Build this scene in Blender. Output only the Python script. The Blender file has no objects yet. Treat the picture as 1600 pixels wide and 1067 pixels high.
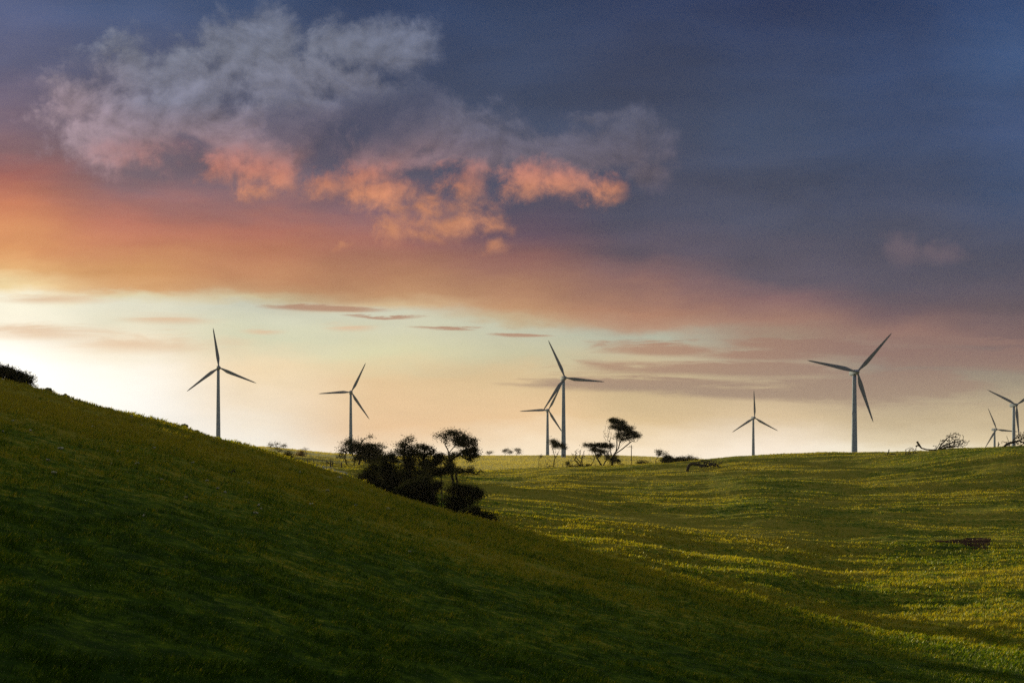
import bpy, math, random
import numpy as np
from mathutils import Vector, Matrix
scene = bpy.context.scene
COL = scene.collection
R = math.radians

# ---------------------------------------------------------------- camera
cam_d = bpy.data.cameras.new('camera'); cam = bpy.data.objects.new('camera', cam_d); COL.objects.link(cam)
cam_d.sensor_width = 36.0; cam_d.lens = 36.0*1900.0/1600.0
cam_d.shift_y = (745.0-533.5)/1600.0
cam_d.clip_start = .3; cam_d.clip_end = 30000
cam.location = (0, 0, 0); cam.rotation_euler = (R(90), 0, 0)
scene.camera = cam
scene.view_settings.view_transform = 'Standard'; scene.view_settings.look = 'None'
scene.view_settings.exposure = 0.0; scene.view_settings.gamma = 1.0
scene.view_settings.use_curve_mapping = False
scene.cycles.max_bounces = 6; scene.cycles.transparent_max_bounces = 8; scene.cycles.volume_bounces = 0
scene.cycles.sample_clamp_indirect = 2.0
scene.cycles.use_denoising = False

# ---------------------------------------------------------------- sun (low, behind the left spur)
SUN_AZ, SUN_EL = R(-36.0), R(8.2)
sd = bpy.data.lights.new('sun', 'SUN'); sun = bpy.data.objects.new('sun', sd); COL.objects.link(sun)
sd.energy = 5.0; sd.angle = R(.7); sd.color = (1.0, .84, .48)
_dir = Vector((math.sin(SUN_AZ)*math.cos(SUN_EL), math.cos(SUN_AZ)*math.cos(SUN_EL), math.sin(SUN_EL)))
sun.rotation_euler = _dir.to_track_quat('Z', 'Y').to_euler()

# ---------------------------------------------------------------- sky
def lin(c):
    return tuple(((v/255.)/12.92 if v/255. <= .04045 else ((v/255.+.055)/1.055)**2.4) for v in c)
world = bpy.data.worlds.new('World'); scene.world = world; world.use_nodes = True
NT = world.node_tree; NT.nodes.clear()
class G:
    """small expression helper over a node tree"""
    def __init__(s, nt): s.nt = nt
    def n(s, t, **k):
        q = s.nt.nodes.new(t)
        for a, b in k.items(): setattr(q, a, b)
        return q
    def put(s, sock, v):
        if hasattr(v, 'is_linked') or hasattr(v, 'links'): s.nt.links.new(v, sock)
        else: sock.default_value = v
    def m(s, op, a, b=0., c=None, clamp=False):
        q = s.n('ShaderNodeMath', operation=op, use_clamp=clamp)
        s.put(q.inputs[0], a); s.put(q.inputs[1], b)
        if c is not None: s.put(q.inputs[2], c)
        return q.outputs[0]
    def v(s, op, a, b=None, scale=None):
        q = s.n('ShaderNodeVectorMath', operation=op)
        s.put(q.inputs[0], a)
        if b is not None: s.put(q.inputs[1], b)
        if scale is not None: s.put(q.inputs['Scale'], scale)
        return q.outputs['Value'] if op in ('LENGTH', 'DOT_PRODUCT', 'DISTANCE') else q.outputs[0]
    def xyz(s, x, y, z=0.):
        q = s.n('ShaderNodeCombineXYZ'); s.put(q.inputs[0], x); s.put(q.inputs[1], y); s.put(q.inputs[2], z); return q.outputs[0]
    def noise(s, vec, scale, detail=4., rough=.55, dist=0.):
        q = s.n('ShaderNodeTexNoise'); s.put(q.inputs['Vector'], vec)
        q.inputs['Scale'].default_value = scale; q.inputs['Detail'].default_value = detail
        q.inputs['Roughness'].default_value = rough; q.inputs['Distortion'].default_value = dist
        return q.outputs['Fac']
    def ss(s, x, a, b, lo=0., hi=1.):
        q = s.n('ShaderNodeMapRange', interpolation_type='SMOOTHSTEP')
        s.put(q.inputs[0], x)
        for i, w in enumerate((a, b, lo, hi)): q.inputs[i+1].default_value = w
        return q.outputs[0]
    def ramp(s, fac, stops, mode='LINEAR'):
        q = s.n('ShaderNodeValToRGB'); cr = q.color_ramp; cr.interpolation = mode
        while len(cr.elements) > 1: cr.elements.remove(cr.elements[-1])
        cr.elements[0].position = stops[0][0]; cr.elements[0].color = (*stops[0][1], 1)
        for p, c in stops[1:]:
            e = cr.elements.new(p); e.color = (*c, 1)
        s.put(q.inputs[0], fac); return q.outputs[0]
    def mix(s, f, a, b, mode='MIX'):
        q = s.n('ShaderNodeMix', data_type='RGBA', blend_type=mode)
        s.put(q.inputs[0], f)
        for k, w in ((6, a), (7, b)):
            if isinstance(w, tuple): w = (*w[:3], 1)
            s.put(q.inputs[k], w)
        return q.outputs[2]
g = G(NT)
tc = g.n('ShaderNodeTexCoord'); sep = g.n('ShaderNodeSeparateXYZ'); NT.links.new(tc.outputs['Generated'], sep.inputs[0])
X, Y, Z = sep.outputs
az = g.m('ARCTAN2', X, Y)
azc = g.m('MINIMUM', g.m('MAXIMUM', az, R(-62)), R(62))
hyp = g.m('SQRT', g.m('ADD', g.m('MULTIPLY', X, X), g.m('MULTIPLY', Y, Y)))
U = g.m('MULTIPLY_ADD', g.m('TANGENT', azc), 1.9, .8)                 # azimuth, in thousandths of the survey scale
el = g.m('DIVIDE', Z, g.m('MAXIMUM', g.m('MULTIPLY', hyp, g.m('COSINE', azc)), .02))
V = g.m('MULTIPLY_ADD', el, -1.9, .745)                               # elevation, .745 at the horizon, 0 at about 21 degrees
P = g.xyz(U, V)
wn = g.noise(g.xyz(g.m('MULTIPLY', U, 3.2), g.m('MULTIPLY', V, 11.)), 1.0, 7., .6)
wn2 = g.noise(g.xyz(g.m('MULTIPLY', U, 1.3), g.m('MULTIPLY', V, 3.), 4.), 1.0, 5., .55)
Vw = g.m('MULTIPLY_ADD', g.m('SUBTRACT', wn, .5), .085, V)
Vw = g.m('MULTIPLY_ADD', g.m('SUBTRACT', wn2, .5), .05, Vw)
VF = g.m('MULTIPLY_ADD', Vw, 1./1.0, .2)                                # ramp coordinate: V=-.2 -> 0
SKY = [
 (-2.2, [(-.2,(38,46,72)),(.3,(50,56,84)),(.5,(92,78,88)),(.62,(128,105,98)),(.745,(150,125,105))]),
 (-.7, [(-.2,(56,66,98)),(.1,(88,90,115)),(.25,(150,100,95)),(.38,(200,130,90)),(.44,(228,186,140)),(.47,(252,244,222)),(.55,(255,250,235)),(.745,(255,245,215))]),
 (.0, [(-.2,(60,72,108)),(0,(84,94,128)),(.1,(96,98,126)),(.17,(118,104,122)),(.235,(138,106,112)),(.275,(170,106,98)),(.32,(197,124,92)),(.38,(212,148,98)),(.42,(224,174,118)),(.445,(246,220,168)),(.46,(252,246,222)),(.5,(252,244,222)),(.54,(255,250,238)),(.575,(255,254,248)),(.745,(255,254,250))]),
 (.2, [(-.2,(52,64,98)),(0,(68,84,118)),(.1,(84,90,118)),(.2,(108,100,114)),(.27,(122,104,114)),(.305,(148,106,106)),(.34,(180,114,96)),(.375,(190,124,94)),(.42,(206,150,100)),(.448,(218,168,118)),(.462,(228,216,178)),(.475,(227,224,202)),(.51,(228,222,196)),(.55,(248,236,210)),(.58,(255,248,234)),(.65,(255,253,248)),(.745,(255,254,248))]),
 (.4, [(-.2,(46,58,90)),(0,(58,76,110)),(.1,(68,78,106)),(.2,(82,80,100)),(.29,(112,96,108)),(.33,(146,104,104)),(.36,(174,111,96)),(.39,(184,121,94)),(.43,(193,137,100)),(.458,(200,155,115)),(.472,(212,196,158)),(.484,(211,212,192)),(.53,(216,215,184)),(.57,(240,216,178)),(.64,(253,234,206)),(.7,(255,251,242)),(.745,(255,250,238))]),
 (.6, [(-.2,(42,54,86)),(0,(50,67,101)),(.15,(62,72,98)),(.27,(84,82,100)),(.335,(130,98,106)),(.38,(164,108,98)),(.44,(180,129,98)),(.47,(192,146,108)),(.488,(212,184,144)),(.5,(208,208,186)),(.55,(213,208,170)),(.6,(232,201,157)),(.66,(245,206,162)),(.71,(254,234,206)),(.745,(255,242,222))]),
 (.8, [(-.2,(40,52,84)),(0,(50,66,98)),(.2,(64,74,98)),(.3,(78,78,98)),(.36,(108,86,102)),(.41,(150,104,99)),(.46,(172,126,100)),(.49,(190,145,110)),(.505,(196,176,142)),(.516,(199,200,177)),(.56,(205,200,166)),(.6,(224,196,152)),(.66,(238,201,156)),(.705,(254,234,204)),(.745,(255,242,222))]),
 (1.0, [(-.2,(38,50,82)),(0,(47,60,92)),(.2,(66,74,97)),(.34,(76,78,98)),(.4,(96,86,101)),(.44,(138,104,103)),(.48,(178,131,108)),(.505,(184,148,124)),(.525,(180,184,165)),(.56,(195,182,152)),(.6,(206,182,142)),(.66,(226,197,152)),(.705,(254,234,204)),(.745,(255,242,222))]),
 (1.2, [(-.2,(36,48,80)),(0,(45,58,92)),(.2,(64,77,104)),(.35,(74,78,98)),(.43,(94,86,100)),(.465,(134,102,104)),(.505,(163,124,110)),(.53,(160,140,122)),(.56,(174,156,134)),(.6,(192,170,138)),(.65,(220,195,158)),(.705,(255,240,220)),(.745,(255,246,230))]),
 (1.4, [(-.2,(38,54,90)),(0,(45,62,98)),(.15,(60,77,112)),(.25,(62,76,106)),(.36,(72,76,96)),(.44,(85,80,95)),(.485,(112,91,98)),(.525,(148,114,106)),(.56,(146,132,122)),(.6,(170,152,130)),(.65,(202,182,148)),(.69,(232,214,180)),(.705,(254,244,220)),(.745,(255,246,226))]),
 (1.6, [(-.2,(42,60,98)),(0,(50,72,112)),(.1,(61,84,123)),(.2,(60,78,114)),(.3,(62,79,111)),(.4,(75,78,98)),(.48,(93,82,92)),(.525,(124,100,101)),(.56,(124,112,112)),(.6,(160,148,128)),(.65,(200,180,146)),(.69,(226,206,168)),(.745,(236,216,180))]),
 (2.4, [(-.2,(36,48,84)),(.1,(44,60,96)),(.4,(58,66,92)),(.55,(84,80,94)),(.65,(120,105,100)),(.745,(150,130,115))]),
 (4.0, [(-.2,(34,42,70)),(.3,(40,50,78)),(.55,(58,60,80)),(.745,(92,84,90))]),
]
def rp(st):
    return [(min(1., max(0., p+.2)), lin(c)) for p, c in st]
sky = g.ramp(VF, rp(SKY[0][1]))
for (ua, _), (ub, st) in zip(SKY[:-1], SKY[1:]):
    sky = g.mix(g.ss(U, ua, ub), sky, g.ramp(VF, rp(st)))
# faint large mottling of the high cloud sheet
mot = g.noise(g.xyz(g.m('MULTIPLY', U, 2.2), g.m('MULTIPLY', V, 8.), 9.), 1.2, 6., .55, .3)
motm = g.m('MULTIPLY', g.m('SUBTRACT', mot, .5), g.ss(V, .33, .60, .75, .30))
sky = g.v('SCALE', sky, scale=g.m('ADD', g.m('MULTIPLY', motm, 1.25), 1.))
def blobs(vec, L, soft=1.):
    acc = None
    for cu, cv, ru, rv in L:
        q = g.v('MULTIPLY', g.v('SUBTRACT', vec, (cu/1000., cv/1000., 0)), (1000./ru, 1000./rv, 0))
        d = g.m('SUBTRACT', 1., g.v('LENGTH', q))
        if acc is None: acc = d
        else:
            k = g.m('SMOOTH_MAX', acc, d, .35); acc = k
    return acc
nA = g.noise(g.v('MULTIPLY', P, (1., 1.2, 1.)), 8., 12., .60, .30)
nA2 = g.noise(g.v('MULTIPLY', g.v('ADD', P, (-.008, -.013, 0.)), (1., 1.2, 1.)), 8., 12., .60, .30)
rel = g.m('SUBTRACT', nA, nA2)
nB = g.noise(g.v('ADD', P, (3.1, 1.7, 0.)), 24., 9., .68, .25)
nw = g.noise(g.v('ADD', P, (7.1, 5.7, 0.)), 6., 4., .6, .0)
nv = g.noise(g.v('ADD', P, (1.1, 9.7, 0.)), 6., 4., .6, .0)
Pw = g.v('ADD', P, g.xyz(g.m('ADD', g.m('MULTIPLY', g.m('SUBTRACT', nB, .5), .05), g.m('MULTIPLY', g.m('SUBTRACT', nv, .5), .06)),
                         g.m('ADD', g.m('MULTIPLY', g.m('SUBTRACT', nA, .5), .05), g.m('MULTIPLY', g.m('SUBTRACT', nw, .5), .07))))
grey = blobs(Pw, [(130,165,85,70),(200,105,50,70),(190,210,130,65),(300,120,120,75),(370,70,110,60),(330,190,150,70),(425,60,60,50),
                  (450,140,100,80),(560,62,120,45),(610,72,85,45),(560,130,100,45),(430,225,80,50),(690,215,85,60),(760,225,90,60),(860,250,85,45),
                  (955,225,95,60),(1000,270,60,35),(930,180,70,14),(600,240,90,40)])
dg = g.m('ADD', g.m('MULTIPLY', grey, 1.15), g.m('ADD', g.m('MULTIPLY', g.m('SUBTRACT', nA, .5), 2.6), g.m('MULTIPLY', g.m('SUBTRACT', nB, .5), 1.25)))
mg = g.ss(dg, -.20, .66)
# thin, darker hollow in the middle of the cloud
hol = blobs(Pw, [(455,195,75,55),(590,185,85,75),(640,170,80,60),(520,235,50,30),(300,235,45,22)])
hol = g.ss(g.m('ADD', hol, g.m('ADD', g.m('MULTIPLY', g.m('SUBTRACT', nB, .5), 1.5), g.m('MULTIPLY', g.m('SUBTRACT', nA, .5), 1.6))), -.05, .7)
gcol = g.ramp(V, [(0., lin((104,112,134))), (.08, lin((118,122,138))), (.16, lin((126,126,144))), (.21, lin((146,126,136))), (.26, lin((172,126,124))), (.33, lin((158,112,108)))])
gcol = g.mix(g.ss(U, .45, .85), gcol, g.ramp(V, [(.05, lin((108,116,140))), (.2, lin((98,98,116))), (.26, lin((116,104,114))), (.32, lin((100,92,106)))]))
gcol = g.mix(g.m('MULTIPLY', g.ss(U, .26, .08), g.ss(V, .06, .18)), gcol, lin((168,146,156)))
gcol = g.v('SCALE', gcol, scale=g.m('ADD', .33, g.m('ADD', g.m('MULTIPLY', rel, 1.9), g.m('MULTIPLY', g.m('ADD', nA, g.m('MULTIPLY', nB, .6)), .76))))
sky = g.mix(g.m('MULTIPLY', mg, g.ss(U, .45, 1.05, .90, .62)), sky, gcol)
sky = g.mix(g.m('MULTIPLY', hol, .72), sky, g.mix(g.ss(V, .08, .26), lin((70,80,106)), lin((88,84,102))))
org = blobs(Pw, [(395,266,62,30),(345,264,26,28),(435,272,30,26),(402,298,36,16),(510,280,42,32),(560,275,60,30),(600,308,80,22),(660,320,90,18),(720,290,40,30),
                 (700,342,76,20),(610,358,28,24),(665,362,50,14),(770,350,38,16),(765,378,28,12),(830,285,42,26),(875,290,50,20),(950,298,28,26),(200,242,90,18),(540,380,16,5)])
do = g.m('ADD', org, g.m('ADD', g.m('MULTIPLY', g.m('SUBTRACT', nA, .5), 1.9), g.m('MULTIPLY', g.m('SUBTRACT', nB, .5), 2.6)))
mo = g.ss(do, -.42, 1.15)
ocol = g.ramp(V, [(.22, lin((165,118,118))), (.265, lin((196,126,108))), (.305, lin((216,142,104))), (.34, lin((212,142,102))), (.4, lin((196,134,104)))])
ocol = g.v('SCALE', ocol, scale=g.m('ADD', g.m('MULTIPLY_ADD', rel, -1.5, .14), g.m('ADD', g.m('MULTIPLY', nB, .75), g.m('MULTIPLY', nA, .95))))
sky = g.mix(g.m('MULTIPLY', mo, g.ss(U, .22, .36, .35, .80)), sky, ocol)
# faint wisp at the right
wr = blobs(Pw, [(1405,395,36,34),(1470,400,70,22)])
mw = g.ss(g.m('ADD', wr, g.m('MULTIPLY', g.m('SUBTRACT', nA, .5), 2.2)), .0, 1.)
sky = g.mix(g.m('MULTIPLY', mw, .5), sky, lin((118,102,112)))
# low streaks of cloud over the horizon
ns = g.noise(g.xyz(g.m('MULTIPLY', U, 6.), g.m('MULTIPLY', V, 52.), 2.), 1., 8., .66, .5)
Ps = g.v('ADD', P, g.xyz(0., g.m('MULTIPLY', g.m('SUBTRACT', ns, .5), .022)))
Ps = g.v('ADD', Ps, g.xyz(0., g.m('MULTIPLY', U, -.018)))
st = blobs(Ps, [(1050,526,115,14),(1190,532,130,12),(1160,556,270,14),(1000,582,200,14),(1160,592,170,13),(1350,585,200,30),(1440,572,100,24),(1480,532,200,20),(1620,536,140,24),(1290,520,170,12),(1500,505,160,10),
                (815,509,50,4.5),(700,500,60,3),(520,472,110,7),(600,484,60,3.5)])
ms = g.ss(g.m('ADD', st, g.m('MULTIPLY', g.m('SUBTRACT', ns, .5), 2.2)), -.15, .55)
scol = g.mix(g.ss(U, .9, 1.45), lin((178,136,112)), lin((142,112,106)))
scol = g.mix(g.ss(V, .54, .62), scol, lin((160,136,120)))
sky = g.mix(g.m('MULTIPLY', ms, .86), sky, scol)
sp = blobs(Ps, [(262,494,80,10),(200,532,170,18),(410,510,40,6),(545,502,44,8),(70,466,110,9),(60,520,150,14)])
mp = g.ss(g.m('ADD', sp, g.m('MULTIPLY', g.m('SUBTRACT', ns, .5), 1.8)), -.25, 1.0)
sky = g.mix(g.m('MULTIPLY', mp, .8), sky, lin((226,192,158)))
# glow round the low sun, outside the left of the view
dv = g.v('NORMALIZE', tc.outputs['Generated'])
dt = g.v('DOT_PRODUCT', dv, tuple(_dir))
ang = g.m('ARCCOSINE', g.m('MINIMUM', dt, .99999))
gl = g.m('EXPONENT', g.m('MULTIPLY', g.m('POWER', g.m('DIVIDE', ang, R(11.)), 2.), -1.))
gl = g.m('MULTIPLY', gl, g.ss(V, .49, .60))
glow = g.v('SCALE', (1.0, .92, .76), scale=g.m('MULTIPLY', gl, 1.7))
over = g.v('SCALE', (.36, .36, .33), scale=g.ss(g.m('DIVIDE', Z, g.m('MAXIMUM', hyp, .02)), .55, 1.1))  # fill light added to the unseen overhead sky, lifting the dark foreground
tot = g.v('ADD', g.v('ADD', sky, glow), over)
bg = g.n('ShaderNodeBackground'); NT.links.new(tot, bg.inputs[0]); bg.inputs[1].default_value = 1.0
wo = g.n('ShaderNodeOutputWorld'); NT.links.new(bg.outputs[0], wo.inputs[0])
world.cycles.sampling_method = 'MANUAL'; world.cycles.sample_map_resolution = 512

# ---------------------------------------------------------------- object helpers
def tag(o, label=None, cat=None, group=None, kind=None):
    if label: o['label'] = label
    if cat: o['category'] = cat
    if group: o['group'] = group
    if kind: o['kind'] = kind
    return o
def empty(name, loc, rz=0.):
    o = bpy.data.objects.new(name, None); COL.objects.link(o); o.location = loc; o.rotation_euler = (0, 0, rz)
    o.empty_display_size = .5
    return o
def mesh_obj(name, verts, faces, mat, parent=None, smooth=False, loc=(0, 0, 0)):
    """verts (n,3) array, faces list of tuples or (m,k) array"""
    me = bpy.data.meshes.new(name)
    verts = np.asarray(verts, np.float32)
    if isinstance(faces, np.ndarray):
        m, k = faces.shape
        me.vertices.add(len(verts)); me.vertices.foreach_set('co', verts.ravel())
        me.loops.add(m*k); me.loops.foreach_set('vertex_index', faces.astype(np.int32).ravel())
        me.polygons.add(m); me.polygons.foreach_set('loop_start', np.arange(0, m*k, k, dtype=np.int32))
        me.update(calc_edges=True)
    else:
        me.from_pydata([tuple(map(float, v)) for v in verts], [], [tuple(f) for f in faces])
    if smooth: me.polygons.foreach_set('use_smooth', np.ones(len(me.polygons), bool))
    if mat: me.materials.append(mat)
    me.update()
    o = bpy.data.objects.new(name, me); COL.objects.link(o); o.location = loc
    if parent: o.parent = parent
    return o
class MB:
    def __init__(s): s.v = []; s.f = []
    def add(s, vs, fs):
        b = len(s.v); s.v += [tuple(map(float, v)) for v in vs]; s.f += [tuple(i+b for i in f) for f in fs]
    def tube(s, pts, rad, n=6, cap=True):
        pts = [Vector(p) for p in pts]; rings = []; up = None
        for i, p in enumerate(pts):
            d = (pts[min(i+1, len(pts)-1)] - pts[max(i-1, 0)])
            if d.length < 1e-9: d = Vector((0, 0, 1))
            d.normalize()
            if up is None: up = d.orthogonal().normalized()
            else:
                up = up - d*up.dot(d); up = up.normalized() if up.length > 1e-6 else d.orthogonal().normalized()
            w = d.cross(up)
            rings.append([p + (up*math.cos(2*math.pi*k/n) + w*math.sin(2*math.pi*k/n))*rad[i] for k in range(n)])
        b = len(s.v)
        for r_ in rings: s.v += [tuple(q) for q in r_]
        for i in range(len(rings)-1):
            for k in range(n):
                k2 = (k+1) % n
                s.f.append((b+i*n+k, b+i*n+k2, b+(i+1)*n+k2, b+(i+1)*n+k))
        if cap:
            s.f.append(tuple(b+k for k in range(n))[::-1]); e = b+(len(rings)-1)*n
            s.f.append(tuple(e+k for k in range(n)))
    def obj(s, name, mat, parent=None, smooth=True, loc=(0, 0, 0)):
        return mesh_obj(name, s.v, s.f, mat, parent, smooth, loc)
# ---------------------------------------------------------------- terrain
F, U0, Y0 = 1900.0, 800.0, 745.0      # sight-line scale of the survey: tan(az)*F + U0, horizon row Y0
EYE = 3.0
rs = np.random.RandomState(7)
_perm = rs.rand(512, 512).astype(np.float32)
def vnoise(x, y):
    xi = np.floor(x).astype(np.int64); yi = np.floor(y).astype(np.int64)
    fx = x - xi; fy = y - yi
    fx = fx*fx*(3-2*fx); fy = fy*fy*(3-2*fy)
    a = _perm[yi & 511, xi & 511]; b = _perm[yi & 511, (xi+1) & 511]
    c = _perm[(yi+1) & 511, xi & 511]; d = _perm[(yi+1) & 511, (xi+1) & 511]
    return (a*(1-fx)+b*fx)*(1-fy) + (c*(1-fx)+d*fx)*fy - .5
def fbm(x, y, o=4):
    s = 0.; a = 1.; k = 1.
    x, y = .85*x-.52*y, .52*x+.85*y
    for i in range(o):
        s = s + a*vnoise(x*k+17.3*i, y*k-9.1*i); a *= .5; k *= 2.03; x, y = .79*x+.61*y, -.61*x+.79*y
    return s
def pchip(xk, yk, x):
    xk = np.array(xk, float); yk = np.array(yk, float)
    h = np.diff(xk); d = np.diff(yk)/h
    m = np.zeros_like(yk)
    for i in range(1, len(xk)-1):
        if d[i-1]*d[i] > 0:
            w1 = 2*h[i]+h[i-1]; w2 = h[i]+2*h[i-1]
            m[i] = (w1+w2)/(w1/d[i-1]+w2/d[i])
    m[0] = d[0]; m[-1] = d[-1]
    i = np.clip(np.searchsorted(xk, x)-1, 0, len(xk)-2)
    t = (x-xk[i])/h[i]
    return ((1+2*t)*(1-t)**2*yk[i] + t*(1-t)**2*h[i]*m[i] + t*t*(3-2*t)*yk[i+1] + t*t*(t-1)*h[i]*m[i+1])
# column: azimuth u, (depth, row) of the crest of the near spur, then the ground beyond it
COLS = [
 (-1300,(115,520),[(150,545),(300,600),(900,690),(1300,715)]),
 (-500,(125,542),[(160,572),(300,620),(900,690),(1300,715)]),  # unseen crest left of the view, height shaped to steer the low sun
 (-100,(134,566),[(165,590),(300,690),(900,700),(1300,715)]),
 (0,(136,600),[(165,625),(300,700),(900,702),(1300,715)]),
 (70,(138,616),[(165,645),(300,710),(900,705),(1300,715)]),
 (150,(140,638),[(165,660),(300,712),(900,705),(1300,715)]),
 (250,(140,661),[(165,685),(300,715),(900,705),(1300,715)]),
 (340,(140,689),[(165,706),(260,712),(600,702),(1300,715)]),
 (400,(140,704),[(162,718),(220,712),(600,700),(1300,716)]),
 (450,(140,719),[(162,729),(200,726),(250,717),(600,703.5),(1300,718)]),
 (500,(137,736),[(158,745),(190,738),(230,727),(600,708),(1300,718)]),
 (550,(132,749),[(155,762),(190,745),(240,728),(700,712),(1300,718)]),
 (620,(127,775),[(145,792),(165,770),(230,735),(700,715),(1100,712.5),(1500,718)]),
 (690,(120,796),[(135,812),(160,782),(230,746),(300,736),(380,740),(700,722),(1150,712.5),(1500,718)]),
 (770,(112,819),[(125,834),(150,800),(200,765),(260,744),(310,735),(380,744),(700,724),(1150,712.5),(1500,718)]),
 (870,(97,852),[(110,867),(140,822),(200,768),(300,730),(350,738),(700,724),(1150,712.5),(1500,718)]),
 (960,(88,880),[(99,893),(130,842),(190,785),(300,727),(350,736),(700,724),(1150,713),(1500,718)]),
 (1085,(80,913),[(89,925),(130,862),(200,778),(300,718),(360,733),(700,728),(1150,717),(1500,720)]),
 (1180,(74,940),[(82,951),(130,870),(200,772),(300,711),(370,730),(700,730),(1150,719),(1500,722)]),
 (1335,(66,977),[(74,987),(100,945),(150,855),(200,780),(290,707),(370,728),(700,732),(1150,722),(1500,725)]),
 (1480,(60,1004),[(67,1011),(90,970),(150,855),(200,775),(270,700),(360,724),(700,732),(1500,725)]),
 (1600,(57,1020),[(62,1026),(85,980),(150,850),(200,770),(260,694),(350,720),(700,732),(1500,725)]),
 (2000,(52,1060),[(60,1064),(90,1000),(150,865),(200,770),(260,684),(350,710),(700,732),(1500,725)]),
 (3000,(50,1090),[(60,1090),(90,1040),(150,890),(200,780),(260,680),(350,700),(700,732),(1500,725)]),
]
LR = np.linspace(np.log(1.0), np.log(9000.), 700)
def _build():
    us = []; tab = []
    for u, (rc, yc), rest in COLS:
        rr = [0.]; zz = [-EYE]
        zc = (Y0-yc)/F*rc
        for f in (.3, .62, .85):
            rr.append(rc*f); zz.append(-EYE + (zc+EYE)*f + .25*math.sin(f*math.pi))
        rr.append(rc); zz.append(zc)
        for r, y in rest:
            rr.append(r); zz.append((Y0-y)/F*r)
        rr += [3000., 9000.]; zz += [zz[-1]-6, zz[-1]-10]
        us.append(u); tab.append(pchip(rr, zz, np.exp(LR)))
    us = np.array(us, float); tab = np.array(tab)
    ug = np.arange(-1300, 3001, 10.)
    out = np.zeros((len(ug), len(LR)))
    for k in range(len(LR)):
        out[:, k] = pchip(us, tab[:, k], ug)
    for _ in range(3):
        out[1:-1] = (out[:-2]+2*out[1:-1]+out[2:])/4
    return ug, out
UG, TAB = _build()
def H(x, y, detail=True):
    x = np.asarray(x, float); y = np.asarray(y, float)
    th = np.arctan2(x, y); R = np.hypot(x, y)
    thc = np.clip(th, -.83, .83)
    u = U0 + F*np.tan(thc)
    Y = R*np.cos(thc)
    def look(uu):
        fi = np.clip((uu-UG[0])/10., 0, len(UG)-1.001); i = fi.astype(int); fi = fi-i
        fk = np.clip((np.log(np.maximum(Y, 1.))-LR[0])/(LR[1]-LR[0]), 0, len(LR)-1.001); k = fk.astype(int); fk = fk-k
        return (TAB[i, k]*(1-fi)+TAB[i+1, k]*fi)*(1-fk) + (TAB[i, k+1]*(1-fi)+TAB[i+1, k+1]*fi)*fk
    z = look(u)
    w = np.clip((np.abs(th)-1.6)/1.5, 0, 1); w = w*w*(3-2*w)*.5
    z = z*(1-w) + look(U0-F*np.tan(thc))*w
    z = np.where(Y < 1, -EYE, z)
    if detail:
        near = np.clip((R-4)/20, 0, 1)
        z = z + near*(.30*fbm(x/23, y/23, 2) + .18*fbm(x/5.5+40, y/5.5, 3))*np.clip(R/80, .3, 1)
        # terracettes and grazing ripples that run along the contour on the slopes
        q = fbm(x/30.+5, y/30., 2)*6
        xw = x + 14*fbm(y/7., x/25., 2) + 5*fbm(y/2.3+7, x/9., 2); yw = y + .12*x
        rip = np.abs(vnoise(xw/12.+3, yw/2.1+q))*-1.6 + .9*vnoise(xw/9.+31, yw/1.3-.1*xw/1.3+q*1.3) + .5*vnoise(xw/5.+9, yw/.7+q*1.7)
        rip = .72*rip + 2.6*vnoise(xw/26.+3, yw/7.+5)
        z = z + rip*.43*np.clip((R-45)/60, 0, 1)*np.clip((900-R)/500, 0, 1)
        z = z + .085*fbm(x/1.0, y/1.0, 3)*near
        z = z + np.clip((R-350)/500, 0, 1)*3.0*fbm(x/160, y/160, 3)*np.clip((R-350)/900, 0, .4)
    return z
def on_ground(u, Y):
    x = (u-U0)/F*Y
    return x, Y, float(H(x, Y))
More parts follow.
